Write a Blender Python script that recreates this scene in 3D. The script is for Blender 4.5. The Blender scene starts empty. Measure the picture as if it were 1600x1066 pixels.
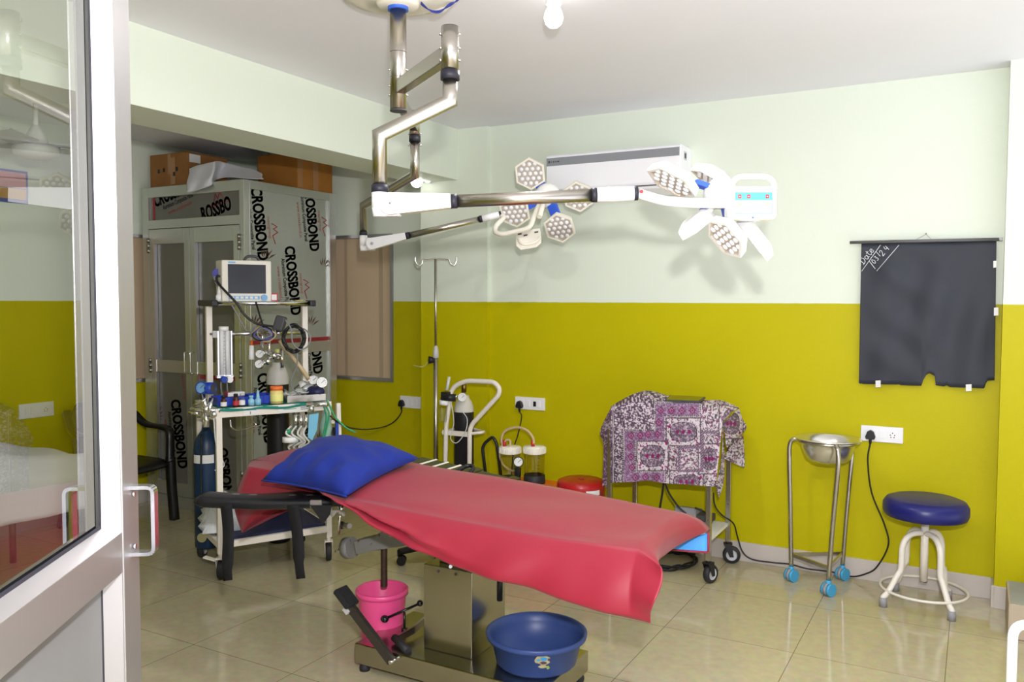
import bpy, bmesh, math, random
import numpy as np
from mathutils import Vector, Matrix

# ---------------------------------------------------------------- camera, world, light
R = math.radians
SC = bpy.context.scene
COL = SC.collection
CAM_H = 1.575
YAW, PITCH, ROLL, FPX = R(-29.2), R(2.85), R(0.17), 1300.0

def _cam_axes():
    cy, sy = math.cos(YAW), math.sin(YAW); cp, sp = math.cos(PITCH), math.sin(PITCH)
    f = Vector((sy*cp, cy*cp, -sp)); r = Vector((cy, -sy, 0)); u = r.cross(f)
    c, s = math.cos(ROLL), math.sin(ROLL)
    return c*r + s*u, -s*r + c*u, f
CR, CU, CF = _cam_axes()
CP = Vector((0, 0, CAM_H))
cd = bpy.data.cameras.new('camera'); cam = bpy.data.objects.new('camera', cd); COL.objects.link(cam)
cd.sensor_width = 36; cd.lens = FPX/1600*36; cd.clip_start = .05; cd.clip_end = 60
mw = Matrix.Identity(4)
for i in range(3):
    mw[i][0] = CR[i]; mw[i][1] = CU[i]; mw[i][2] = -CF[i]; mw[i][3] = CP[i]
cam.matrix_world = mw
SC.camera = cam

vs = SC.view_settings
vs.view_transform = 'Standard'; vs.look = 'None'; vs.gamma = 1; vs.use_curve_mapping = False
vs.exposure = 0.14

wd = bpy.data.worlds.new('world'); SC.world = wd; wd.use_nodes = True
_n = wd.node_tree; bg = _n.nodes['Background']; _g = _n.nodes.new('ShaderNodeTexCoord'); _s = _n.nodes.new('ShaderNodeSeparateXYZ'); _r = _n.nodes.new('ShaderNodeMapRange')
_n.links.new(_g.outputs['Generated'], _s.inputs[0]); _n.links.new(_s.outputs['Z'], _r.inputs[0])
_r.inputs[1].default_value = -.3; _r.inputs[2].default_value = .2; _r.inputs[3].default_value = 2.5; _r.inputs[4].default_value = .55     # brighter from below, added to lift the ceiling; dimmer above
_n.links.new(_r.outputs[0], bg.inputs[1]); bg.inputs[0].default_value = (.90, .91, 1.0, 1)

def light(name, kind, loc, energy, color=(1, 1, 1), **kw):
    d = bpy.data.lights.new(name, kind); d.energy = energy; d.color = color
    for k, v in kw.items(): setattr(d, k, v)
    o = bpy.data.objects.new(name, d); COL.objects.link(o); o.location = loc
    return o
# the camera's own flash, just above the lens
FL = CP + CU*.27 + CR*.07 - CF*.02
light('camera_flash', 'POINT', FL, 290, (1, .98, 1.0), shadow_soft_size=.035)

# ---------------------------------------------------------------- helpers
def ray(px, py):
    return CF + CR*((px-800)/FPX) - CU*((py-533)/FPX)
def atz(px, py, z):
    d = ray(px, py); return CP + d*((z-CAM_H)/d.z)
def aty(px, py, y):
    d = ray(px, py); return CP + d*(y/d.y)
def atx(px, py, x):
    d = ray(px, py); return CP + d*(x/d.x)
def atd(px, py, dep):                                   # dep metres in front of the lens
    return CP + ray(px, py)*dep

class Frame:
    """upright local frame: a along u, b along v (horizontal), z up"""
    def __init__(s, o, ang):
        s.o = Vector((o[0], o[1], 0)); s.u = Vector((math.cos(ang), math.sin(ang), 0)); s.v = Vector((-s.u.y, s.u.x, 0)); s.ang = ang
    def __call__(s, a, b, z): return s.o + s.u*a + s.v*b + Vector((0, 0, z))
    def onb(s, px, py, b):
        d = ray(px, py); q = s.o + s.v*b
        t = (q-CP).dot(s.v)/d.dot(s.v); p = CP + d*t
        return (p-s.o).dot(s.u), p.z
    def ona(s, px, py, a):
        d = ray(px, py); q = s.o + s.u*a
        t = (q-CP).dot(s.u)/d.dot(s.u); p = CP + d*t
        return (p-s.o).dot(s.v), p.z

MATS = {}
def mat(name, color, rough=.5, metal=0, spec=.5, noise=0, nscale=30, bump=0, trans=0, ior=1.45, emit=None, estr=0, alpha=1, coat=0, stretch=None, sheen=0, dirt=None):
    m = bpy.data.materials.new(name); m.use_nodes = True; MATS[name] = m
    nt = m.node_tree; b = nt.nodes['Principled BSDF']
    c = tuple(color)+(1,)
    b.inputs['Base Color'].default_value = c; b.inputs['Roughness'].default_value = rough
    b.inputs['Metallic'].default_value = metal; b.inputs['Specular IOR Level'].default_value = spec
    b.inputs['Transmission Weight'].default_value = trans; b.inputs['IOR'].default_value = ior
    b.inputs['Coat Weight'].default_value = coat; b.inputs['Alpha'].default_value = alpha
    b.inputs['Sheen Weight'].default_value = sheen
    if emit: b.inputs['Emission Color'].default_value = tuple(emit)+(1,); b.inputs['Emission Strength'].default_value = estr
    if noise or bump or dirt:
        tc = nt.nodes.new('ShaderNodeTexCoord'); n = nt.nodes.new('ShaderNodeTexNoise'); n.inputs['Scale'].default_value = nscale; n.inputs['Detail'].default_value = 6
        mp = nt.nodes.new('ShaderNodeMapping'); nt.links.new(tc.outputs['Object'], mp.inputs[0]); nt.links.new(mp.outputs[0], n.inputs['Vector'])
        if stretch: mp.inputs['Scale'].default_value = stretch
        if noise:
            mx = nt.nodes.new('ShaderNodeMix'); mx.data_type = 'RGBA'
            mx.inputs[6].default_value = tuple(max(0, x*(1-noise)) for x in color)+(1,); mx.inputs[7].default_value = tuple(min(1, x*(1+noise)) for x in color)+(1,)
            nt.links.new(n.outputs['Fac'], mx.inputs[0]); nt.links.new(mx.outputs[2], b.inputs['Base Color'])
        if dirt:
            rp = nt.nodes.new('ShaderNodeValToRGB'); rp.color_ramp.elements[0].position = dirt[1]; rp.color_ramp.elements[1].position = dirt[1]+.08
            mx = nt.nodes.new('ShaderNodeMix'); mx.data_type = 'RGBA'
            mx.inputs[6].default_value = c; mx.inputs[7].default_value = tuple(dirt[0])+(1,)
            nt.links.new(n.outputs['Fac'], rp.inputs[0]); nt.links.new(rp.outputs[0], mx.inputs[0]); nt.links.new(mx.outputs[2], b.inputs['Base Color'])
        if bump:
            bp = nt.nodes.new('ShaderNodeBump'); bp.inputs['Strength'].default_value = bump; bp.inputs['Distance'].default_value = .01
            nt.links.new(n.outputs['Fac'], bp.inputs['Height']); nt.links.new(bp.outputs[0], b.inputs['Normal'])
    return m
def s2l(r, g, b):                                        # sRGB 0-255 to linear
    f = lambda v: (v/255)/12.92 if v/255 <= .04045 else ((v/255+.055)/1.055)**2.4
    return (f(r), f(g), f(b))

ORG = {}
_txt = {}
def text_poly(s, off=0):
    if (s, off) in _txt: return _txt[(s, off)]
    cu = bpy.data.curves.new('t', 'FONT'); cu.body = s; cu.size = 1; cu.resolution_u = 3; cu.offset = off
    o = bpy.data.objects.new('t', cu); COL.objects.link(o)
    dg = bpy.context.evaluated_depsgraph_get(); me = o.evaluated_get(dg).to_mesh()
    r = ([tuple(v.co) for v in me.vertices], [tuple(p.vertices) for p in me.polygons])
    o.evaluated_get(dg).to_mesh_clear(); bpy.data.objects.remove(o); bpy.data.curves.remove(cu)
    _txt[(s, off)] = r; return r

class MB:
    def __init__(s): s.bm = bmesh.new(); s.mi = 0; s.mats = []
    def m(s, material):
        if material not in s.mats: s.mats.append(material)
        s.mi = s.mats.index(material); return s
    def face(s, vs, smooth=False):
        try: f = s.bm.faces.new(vs)
        except ValueError: return None
        f.material_index = s.mi; f.smooth = smooth; return f
    def poly(s, pts, smooth=False):
        return s.face([s.bm.verts.new(p) for p in pts], smooth)
    def box(s, c, size, rz=0, axes=None, bev=0):
        """c centre; size full; axes optional (u,v,w) unit vectors"""
        c = Vector(c)
        if axes is None: axes = (Vector((math.cos(rz), math.sin(rz), 0)), Vector((-math.sin(rz), math.cos(rz), 0)), Vector((0, 0, 1)))
        hx, hy, hz = size[0]/2, size[1]/2, size[2]/2
        vv = [s.bm.verts.new(c+axes[0]*(sx*hx)+axes[1]*(sy*hy)+axes[2]*(sz*hz)) for sx in (-1, 1) for sy in (-1, 1) for sz in (-1, 1)]
        fs = []
        for q in ((0, 1, 3, 2), (4, 6, 7, 5), (0, 4, 5, 1), (2, 3, 7, 6), (0, 2, 6, 4), (1, 5, 7, 3)): fs.append(s.face([vv[i] for i in q]))
        if bev:
            es = list({e for f in fs for e in f.edges})
            r = bmesh.ops.bevel(s.bm, geom=es, offset=bev, segments=2, affect='EDGES', profile=.5)
            for f in r['faces']: f.material_index = s.mi
        return s
    def bar(s, p, q, w, h, up=(0, 0, 1), bev=0):
        """rectangular bar from p to q, w across, h along up"""
        p, q = Vector(p), Vector(q); d = q-p; L = d.length; d.normalize(); up = Vector(up)
        sd = d.cross(up)
        if sd.length < 1e-4: sd = d.cross(Vector((1, 0, 0)))
        sd.normalize(); u2 = sd.cross(d).normalized()
        return s.box((p+q)/2, (L, w, h), axes=(d, sd, u2), bev=bev)
    def ring(s, c, n, r, seg, ref=None):
        n = Vector(n).normalized()
        a = Vector(ref) if ref else (Vector((0, 0, 1)) if abs(n.z) < .9 else Vector((1, 0, 0)))
        a = (a-n*a.dot(n)).normalized(); b = n.cross(a)
        return [s.bm.verts.new(Vector(c)+a*(r*math.cos(2*math.pi*i/seg))+b*(r*math.sin(2*math.pi*i/seg))) for i in range(seg)]
    def skin(s, rings, closed=True, smooth=True, cap0=True, cap1=True):
        for r0, r1 in zip(rings, rings[1:]):
            n = len(r0)
            for i in range(n if closed else n-1):
                j = (i+1) % n
                s.face([r0[i], r0[j], r1[j], r1[i]], smooth)
        if closed:
            if cap0: s.face(list(reversed(rings[0])))
            if cap1: s.face(rings[-1])
        return s
    def cyl(s, p, q, r0, r1=None, seg=20, cap=True):
        r1 = r0 if r1 is None else r1; p, q = Vector(p), Vector(q); n = q-p
        return s.skin([s.ring(p, n, r0, seg), s.ring(q, n, r1, seg)], cap0=cap, cap1=cap)
    def lathe(s, c, prof, axis=(0, 0, 1), seg=28, cap0=False, cap1=False):
        """prof list of (radius, height along axis)"""
        ax = Vector(axis).normalized(); c = Vector(c)
        rs = [s.ring(c+ax*h, ax, max(r, 1e-4), seg) for r, h in prof]
        return s.skin(rs, cap0=cap0, cap1=cap1)
    def tube(s, pts, r, seg=10, cap=True, smooth_pts=0, closed=False):
        pts = [Vector(p) for p in pts]
        if smooth_pts: pts = smooth_path(pts, smooth_pts, closed)
        n = len(pts); rr = r if isinstance(r, (list, tuple)) else [r]*n
        if len(rr) != n: rr = [rr[min(len(rr)-1, int(i*len(rr)/n))] for i in range(n)]
        rings = []; prev = None
        for i, p in enumerate(pts):
            if closed: t = (pts[(i+1) % n]-p).normalized() + (p-pts[i-1]).normalized()
            elif i == 0: t = pts[1]-p
            elif i == n-1: t = p-pts[i-1]
            else: t = (pts[i+1]-p).normalized() + (p-pts[i-1]).normalized()
            if t.length < 1e-6: t = pts[min(i+1, n-1)]-pts[i-1]
            t.normalize()
            if prev is None: a = Vector((0, 0, 1)) if abs(t.z) < .9 else Vector((1, 0, 0))
            else: a = prev
            a = a-t*a.dot(t)
            if a.length < 1e-5: a = t.orthogonal()
            a.normalize(); prev = a; b = t.cross(a)
            k = 1.0
            if 0 < i < n-1:
                c = (pts[i+1]-p).normalized().dot((p-pts[i-1]).normalized()); k = 1/max(.5, math.sqrt(max(0, (1+c)/2)))
            rings.append((p, a, b, rr[i], k, t))
        vr = []
        for i, (p, a, b, r_, k, t) in enumerate(rings):
            bend = None
            if k > 1.001 and 0 < i < n-1:
                bend = ((pts[i+1]-p).normalized()-(p-pts[i-1]).normalized())
                bend = bend-t*bend.dot(t)
                if bend.length > 1e-6: bend.normalize()
                else: bend = None
            ring = []
            for j in range(seg):
                o = a*(r_*math.cos(2*math.pi*j/seg))+b*(r_*math.sin(2*math.pi*j/seg))
                if bend is not None: o += bend*(o.dot(bend)*(k-1))
                ring.append(s.bm.verts.new(p+o))
            vr.append(ring)
        if closed: vr.append(vr[0]); cap = False
        return s.skin(vr, cap0=cap, cap1=cap)
    def ball(s, c, r, seg=16, rings=10, scale=(1, 1, 1)):
        c = Vector(c); rs = []
        for i in range(1, rings):
            th = math.pi*i/rings
            rs.append([s.bm.verts.new(c+Vector((r*scale[0]*math.sin(th)*math.cos(2*math.pi*j/seg), r*scale[1]*math.sin(th)*math.sin(2*math.pi*j/seg), r*scale[2]*math.cos(th)))) for j in range(seg)])
        t = s.bm.verts.new(c+Vector((0, 0, r*scale[2]))); b = s.bm.verts.new(c-Vector((0, 0, r*scale[2])))
        for r0, r1 in zip(rs, rs[1:]):
            for j in range(seg): s.face([r0[j], r1[j], r1[(j+1) % seg], r0[(j+1) % seg]], True)
        for j in range(seg):
            s.face([t, rs[0][j], rs[0][(j+1) % seg]], True); s.face([b, rs[-1][(j+1) % seg], rs[-1][j]], True)
        return s
    def prism(s, pts, d, smooth=False, cap=True):
        """closed outline pts (3-D, planar) extruded by vector d"""
        d = Vector(d); a = [s.bm.verts.new(Vector(p)) for p in pts]; b = [s.bm.verts.new(Vector(p)+d) for p in pts]
        n = len(pts)
        for i in range(n): s.face([a[i], a[(i+1) % n], b[(i+1) % n], b[i]], smooth)
        if cap: s.face(list(reversed(a))); s.face(b)
        return s
    def grid(s, P, smooth=True, closed=False):
        """P[i][j] points"""
        vv = [[s.bm.verts.new(Vector(p)) for p in row] for row in P]
        for i in range(len(vv)-1):
            for j in range(len(vv[0])-1): s.face([vv[i][j], vv[i][j+1], vv[i+1][j+1], vv[i+1][j]], smooth)
        return vv
    def text(s, st, o, xd, yd, size, bold=0, center=False, wscale=1):
        vs_, fs_ = text_poly(st, .03 if bold else 0); o, xd, yd = Vector(o), Vector(xd), Vector(yd)
        n = xd.cross(yd).normalized()
        w = max(v[0] for v in vs_) if vs_ else 0
        off = -w/2 if center else 0
        reps = [0]
        for k, dx in enumerate(reps):
            vv = [s.bm.verts.new(o+xd*((v[0]+off)*size*wscale+dx)+yd*(v[1]*size)+n*(k*.00015)) for v in vs_]
            for f in fs_: s.face([vv[i] for i in f])
        return s
    def clip(s, pt, nrm):
        bmesh.ops.bisect_plane(s.bm, geom=s.bm.verts[:]+s.bm.edges[:]+s.bm.faces[:], plane_co=pt, plane_no=nrm, clear_outer=True)
        return s
    def build(s, name, material=None, parent=None, sub=0, solid=0, bev=0, auto=None, weld=0, off=-1):
        org = Vector((0, 0, 0))
        if parent is not None:
            p = parent
            while p.parent is not None: p = p.parent
            org = ORG.get(p.as_pointer(), Vector((0, 0, 0)))
        if weld: bmesh.ops.remove_doubles(s.bm, verts=s.bm.verts, dist=weld)
        if org.length: bmesh.ops.translate(s.bm, verts=s.bm.verts, vec=-org)
        bmesh.ops.recalc_face_normals(s.bm, faces=s.bm.faces)
        me = bpy.data.meshes.new(name); s.bm.to_mesh(me); s.bm.free()
        mats = s.mats if s.mats else [material]
        for mm in mats: me.materials.append(MATS[mm] if isinstance(mm, str) else mm)
        o = bpy.data.objects.new(name, me); COL.objects.link(o)
        if parent is not None: o.parent = parent
        if solid:
            md = o.modifiers.new('solid', 'SOLIDIFY'); md.thickness = solid; md.offset = off
        if bev:
            md = o.modifiers.new('bevel', 'BEVEL'); md.width = bev; md.segments = 2; md.limit_method = 'ANGLE'; md.angle_limit = R(40)
        if sub:
            md = o.modifiers.new('sub', 'SUBSURF'); md.levels = sub; md.render_levels = sub
        return o

def smooth_path(pts, k, closed=False):
    n = len(pts); out = []
    g = (lambda i: pts[i % n]) if closed else (lambda i: pts[max(0, min(n-1, i))])
    for i in range(n if closed else n-1):
        p0, p1, p2, p3 = g(i-1), g(i), g(i+1), g(i+2)
        for j in range(k):
            t = j/k
            out.append(.5*((2*p1)+(p2-p0)*t+(2*p0-5*p1+4*p2-p3)*t*t+(3*p1-p0-3*p2+p3)*t**3))
    if not closed: out.append(pts[-1])
    return out
def fillet(pts, r, k=5):
    """round the corners of a polyline"""
    pts = [Vector(p) for p in pts]; out = [pts[0]]
    for a, p, b in zip(pts, pts[1:], pts[2:]):
        d0 = (a-p); d1 = (b-p); rr = min(r, d0.length*.49, d1.length*.49)
        s0 = p+d0.normalized()*rr; s1 = p+d1.normalized()*rr
        for j in range(k+1):
            t = j/k; out.append(s0*(1-t)**2+p*2*t*(1-t)+s1*t*t)
    out.append(pts[-1]); return out

def tag(o, label, cat, group=None, kind=None):
    o['label'] = label; o['category'] = cat
    if group: o['group'] = group
    if kind: o['kind'] = kind
    return o
def thing(name, label, cat, loc, group=None, rz=0):
    o = bpy.data.objects.new(name, None); COL.objects.link(o); o.empty_display_size = .05
    o.location = loc; o.rotation_euler = (0, 0, rz); ORG[o.as_pointer()] = Vector(loc)
    return tag(o, label, cat, group)
def struct(o): o['kind'] = 'structure'; return o
def V(*a): return Vector(a)
def lerp(a, b, t): return a+(b-a)*t
def one(o, label, cat, group=None):                      # a thing that is one mesh: move its origin to its base
    me = o.data; xs = [v.co for v in me.vertices]
    c = Vector(((min(v.x for v in xs)+max(v.x for v in xs))/2, (min(v.y for v in xs)+max(v.y for v in xs))/2, min(v.z for v in xs)))
    me.transform(Matrix.Translation(-c)); o.location = c
    return tag(o, label, cat, group)
def copy_thing(o, loc, rz=0, label=None):
    c = o.copy(); COL.objects.link(c); c.location = loc; c.rotation_euler = (0, 0, rz)
    if label: c['label'] = label
    def rec(src, dst):
        for ch in list(src.children):
            d = ch.copy(); COL.objects.link(d); d.parent = dst; rec(ch, d)
    rec(o, c); return c
# ---------------------------------------------------------------- materials
def wall_mat():
    m = bpy.data.materials.new('wall_paint'); m.use_nodes = True; MATS['wall'] = m; nt = m.node_tree; b = nt.nodes['Principled BSDF']
    g = nt.nodes.new('ShaderNodeNewGeometry'); sp = nt.nodes.new('ShaderNodeSeparateXYZ'); nt.links.new(g.outputs['Position'], sp.inputs[0])
    nz = nt.nodes.new('ShaderNodeTexNoise'); nz.inputs['Scale'].default_value = 9; nt.links.new(g.outputs['Position'], nz.inputs['Vector'])
    ad = nt.nodes.new('ShaderNodeMath'); ad.operation = 'MULTIPLY_ADD'; ad.inputs[1].default_value = .006; nt.links.new(nz.outputs['Fac'], ad.inputs[0]); nt.links.new(sp.outputs['Z'], ad.inputs[2])
    gt = nt.nodes.new('ShaderNodeMath'); gt.operation = 'GREATER_THAN'; gt.inputs[1].default_value = 1.561; nt.links.new(ad.outputs[0], gt.inputs[0])
    n2 = nt.nodes.new('ShaderNodeTexNoise'); n2.inputs['Scale'].default_value = 2.2; n2.inputs['Detail'].default_value = 5; nt.links.new(g.outputs['Position'], n2.inputs['Vector'])
    my = nt.nodes.new('ShaderNodeMix'); my.data_type = 'RGBA'; my.inputs[6].default_value = (.475, .425, .001, 1); my.inputs[7].default_value = (.53, .475, .001, 1); nt.links.new(n2.outputs['Fac'], my.inputs[0])
    mx = nt.nodes.new('ShaderNodeMix'); mx.data_type = 'RGBA'; mx.inputs[7].default_value = (.74, .80, .68, 1)
    nt.links.new(my.outputs[2], mx.inputs[6]); nt.links.new(gt.outputs[0], mx.inputs[0]); nt.links.new(mx.outputs[2], b.inputs['Base Color'])
    n3 = nt.nodes.new('ShaderNodeTexNoise'); n3.inputs['Scale'].default_value = 160; nt.links.new(g.outputs['Position'], n3.inputs['Vector'])
    bp = nt.nodes.new('ShaderNodeBump'); bp.inputs['Strength'].default_value = .12; bp.inputs['Distance'].default_value = .004; nt.links.new(n3.outputs['Fac'], bp.inputs['Height']); nt.links.new(bp.outputs[0], b.inputs['Normal'])
    b.inputs['Roughness'].default_value = .45; b.inputs['Specular IOR Level'].default_value = .16
wall_mat()
def floor_mat():
    m = bpy.data.materials.new('floor_tiles'); m.use_nodes = True; MATS['floor'] = m; nt = m.node_tree; b = nt.nodes['Principled BSDF']
    g = nt.nodes.new('ShaderNodeNewGeometry'); mp = nt.nodes.new('ShaderNodeMapping'); nt.links.new(g.outputs['Position'], mp.inputs[0])
    mp.inputs['Location'].default_value = (1.277, -4.43, 0)
    br = nt.nodes.new('ShaderNodeTexBrick'); br.offset = 0; br.inputs['Scale'].default_value = 1; br.inputs['Brick Width'].default_value = .6; br.inputs['Row Height'].default_value = .63
    br.inputs['Mortar Size'].default_value = .0016; br.inputs['Color1'].default_value = (.46, .40, .225, 1); br.inputs['Color2'].default_value = (.485, .425, .24, 1); br.inputs['Mortar'].default_value = (.16, .13, .07, 1)
    nt.links.new(mp.outputs[0], br.inputs['Vector'])
    n = nt.nodes.new('ShaderNodeTexNoise'); n.inputs['Scale'].default_value = 26; n.inputs['Detail'].default_value = 8; nt.links.new(mp.outputs[0], n.inputs['Vector'])
    mx = nt.nodes.new('ShaderNodeMix'); mx.data_type = 'RGBA'; mx.blend_type = 'OVERLAY'; mx.inputs[0].default_value = .22
    nt.links.new(br.outputs['Color'], mx.inputs[6]); nt.links.new(n.outputs['Color'], mx.inputs[7])
    hs = nt.nodes.new('ShaderNodeHueSaturation'); hs.inputs['Saturation'].default_value = .85; nt.links.new(mx.outputs[2], hs.inputs['Color']); nt.links.new(hs.outputs[0], b.inputs['Base Color'])
    b.inputs['Roughness'].default_value = .1; b.inputs['Specular IOR Level'].default_value = .5
floor_mat()
mat('ceiling', (.88, .88, .93), .7, spec=.2, noise=.02, nscale=3)
mat('skirting', (.55, .50, .45), .3, noise=.05, nscale=8)
mat('alu', (.78, .78, .80), .32, 1, noise=.05, nscale=4)
mat('alu_door', (.40, .385, .38), .42, .8, noise=.05, nscale=5)
mat('alu_green', (.60, .62, .56), .35, .75, noise=.05, nscale=5)
mat('chrome', (.82, .82, .82), .14, 1)
mat('steel', (.52, .49, .43), .27, 1, noise=.08, nscale=6)
mat('steel_box', (.44, .42, .35), .24, 1, noise=.10, nscale=5)
mat('steel_old', (.40, .38, .33), .35, 1, noise=.2, nscale=30)
mat('cream', (.78, .73, .64), .35, noise=.03, nscale=8)
mat('white', (.86, .86, .84), .35)
mat('white_gloss', (.88, .88, .88), .22, coat=.3)
mat('offwhite', (.84, .80, .68), .4)
mat('black', (.012, .012, .013), .45)
mat('black_gloss', (.010, .010, .011), .25)
mat('rubber', (.02, .02, .022), .6)
mat('dark_grey', (.06, .06, .065), .5)
mat('grey', (.30, .30, .31), .45)
mat('light_grey', (.55, .55, .56), .45)
mat('red', (.50, .02, .02), .35)
mat('orange', (.75, .14, .01), .4)
mat('blue_ring', (.05, .14, .62), .4)
mat('gasket', (.02, .02, .03), .5)

def glass_mat(name, tint, rough=0.0, refl=1.75):      # both faces of the sheet reflect
    m = bpy.data.materials.new(name); m.use_nodes = True; MATS[name] = m; nt = m.node_tree
    for n in list(nt.nodes): nt.nodes.remove(n)
    o = nt.nodes.new('ShaderNodeOutputMaterial'); t = nt.nodes.new('ShaderNodeBsdfTransparent'); g = nt.nodes.new('ShaderNodeBsdfGlossy'); mx = nt.nodes.new('ShaderNodeMixShader'); f = nt.nodes.new('ShaderNodeFresnel')
    t.inputs[0].default_value = tint+(1,); g.inputs['Roughness'].default_value = rough; gb = nt.nodes.new('ShaderNodeNewGeometry'); mr = nt.nodes.new('ShaderNodeMapRange'); mr.inputs[3].default_value = 1.52; mr.inputs[4].default_value = 1/1.52; nt.links.new(gb.outputs['Backfacing'], mr.inputs[0]); nt.links.new(mr.outputs[0], f.inputs['IOR'])
    a_ = nt.nodes.new('ShaderNodeMath'); a_.operation = 'MULTIPLY'; a_.inputs[1].default_value = refl; a_.use_clamp = True; nt.links.new(f.outputs[0], a_.inputs[0]); nt.links.new(a_.outputs[0], mx.inputs[0]); nt.links.new(t.outputs[0], mx.inputs[1]); nt.links.new(g.outputs[0], mx.inputs[2]); nt.links.new(mx.outputs[0], o.inputs[0])
glass_mat('glass', (.88, .91, .87))
glass_mat('clear_plastic', (.96, .97, .96), .05)
glass_mat('amber_plastic', (.95, .93, .80), .05)

# ---------------------------------------------------------------- room
CZ = 2.772; YB = 5.02; YC = 4.985; YW = 5.24; XL = -5.6; XC0 = -3.55; XC1 = -2.985
XR = .112
YRC = aty(1577, 300, YB)
YR = YB-.14
b = MB().m('floor'); b.box((-2.1, 2.6, -.05), (7.8, 6.0, .1)); struct(b.build('floor'))
b = MB().m('ceiling'); b.box((-2.1, 2.3, CZ+.05), (7.8, 6.6, .1)); struct(b.build('ceiling'))
b = MB().m('wall'); b.box(((XC1+2.2)/2, YB+.15, CZ/2), (2.2-XC1, .3, CZ)); struct(b.build('wall_back'))
b = MB().m('wall'); b.box(((XC0+XC1)/2, (YC+YB+.3)/2, CZ/2), (XC1-XC0, YB+.3-YC, CZ)); struct(b.build('wall_back_column'))
b = MB().m('wall'); b.box(((XR+2.2)/2, (YR+YB)/2, CZ/2), (2.2-XR, YB-YR, CZ)); struct(b.build('wall_right_column'))
WX0, WX1 = aty(500, 480, YW).x, aty(615, 480, YW).x
WZ0, WZ1 = aty(614, 597, YW).z, aty(596, 366, YW).z
b = MB().m('wall')
b.box(((XL+WX0)/2, YW+.1, CZ/2), (WX0-XL, .2, CZ)); b.box(((WX1+XC0)/2, YW+.1, CZ/2), (XC0-WX1, .2, CZ))
b.box(((WX0+WX1)/2, YW+.1, WZ0/2), (WX1-WX0, .2, WZ0)); b.box(((WX0+WX1)/2, YW+.1, (WZ1+CZ)/2), (WX1-WX0, .2, CZ-WZ1))
struct(b.build('wall_window'))
# left wall with its own window hole
LY0, LY1 = 3.735, 5.0; LZ0, LZ1 = .935, 2.062
b = MB().m('wall')
b.box((XL-.1, (-2.2+LY0)/2, CZ/2), (.2, LY0+2.2, CZ)); b.box((XL-.1, (LY1+5.4)/2, CZ/2), (.2, 5.4-LY1, CZ))
b.box((XL-.1, (LY0+LY1)/2, LZ0/2), (.2, LY1-LY0, LZ0)); b.box((XL-.1, (LY0+LY1)/2, (LZ1+CZ)/2), (.2, LY1-LY0, CZ-LZ1))
struct(b.build('wall_left'))
b = MB().m('wall'); b.box(((-3.585-3.231)/2, (-2.2+YC)/2, (2.418+CZ)/2), (.354, YC+2.2, CZ-2.418)); struct(b.build('trim_1'))
b = MB().m('wall'); b.box(((XL-1.0)/2, .22, CZ/2), (-1.0-XL, .12, CZ)); struct(b.build('wall_front'))
# skirting tiles
b = MB().m('skirting'); b.box(((XC1+XR)/2, YB-.006, .058), (XR-XC1, .012, .116), bev=.002); b.box(((XC0+XC1)/2, YC-.006, .058), (XC1-XC0+.012, .012, .116), bev=.002)
b.box(((XR+2.2)/2, YR-.006, .058), (2.2-XR, .012, .116), bev=.002); b.box((XR-.006, (YR+YB)/2, .058), (.012, YB-YR, .116)); struct(b.build('baseboard_back'))
b = MB().m('skirting'); b.box((XL+.006, 1.5, .058), (.012, 7.4, .116)); b.box(((XL+XC0)/2, YW-.006, .058), (XC0-XL, .012, .116)); struct(b.build('baseboard_left'))
# windows: papered panes behind a thin aluminium frame
def blind_mat():
    m = mat('blind', (.52, .40, .27), .8, spec=.1, noise=.12, nscale=3, stretch=(1, 1, .2)); nt = m.node_tree; b = nt.nodes['Principled BSDF']
    b.inputs['Emission Color'].default_value = (.62, .42, .24, 1); b.inputs['Emission Strength'].default_value = .04
blind_mat()
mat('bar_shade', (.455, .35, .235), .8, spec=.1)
mat('window_alu', (.35, .34, .33), .4, .7)
def window(name, O, U, N, w, z0, z1, bars):
    """O corner on the wall plane, U along the wall, N into the room"""
    root = bpy.data.objects.new(name, None); COL.objects.link(root); root.location = (O[0], O[1], z0); ORG[root.as_pointer()] = Vector(root.location); struct(root)
    O, U, N = Vector((O[0], O[1], 0)), Vector(U), Vector(N); Z = Vector((0, 0, 1)); zc = (z0+z1)/2
    f = MB().m('window_alu')
    for zz in (z0+.012, z1-.012): f.box(O+U*(w/2)+Z*zz-N*.01, (w, .06, .024), axes=(U, N, Z))
    for aa in (.01, w-.01): f.box(O+U*aa+Z*zc-N*.01, (.02, .06, z1-z0-.048), axes=(U, N, Z))
    f.build('window_frame', None, root)
    p = MB().m('blind').box(O+U*(w/2)+Z*zc-N*.035, (w-.04, .004, z1-z0-.04), axes=(U, N, Z))
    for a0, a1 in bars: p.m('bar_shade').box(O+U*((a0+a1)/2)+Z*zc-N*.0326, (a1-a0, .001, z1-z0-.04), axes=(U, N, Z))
    p.build('pane', None, root)
    return root
window('window_1', (WX0, YW), (1, 0, 0), (0, -1, 0), WX1-WX0, WZ0, WZ1, [(.12, .15), (.235, .265), (WX1-WX0-.17, WX1-WX0-.13)])
window('window_2', (XL, LY0), (0, 1, 0), (1, 0, 0), LY1-LY0, LZ0, LZ1, [(.3, .34), (.62, .66)])

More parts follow.
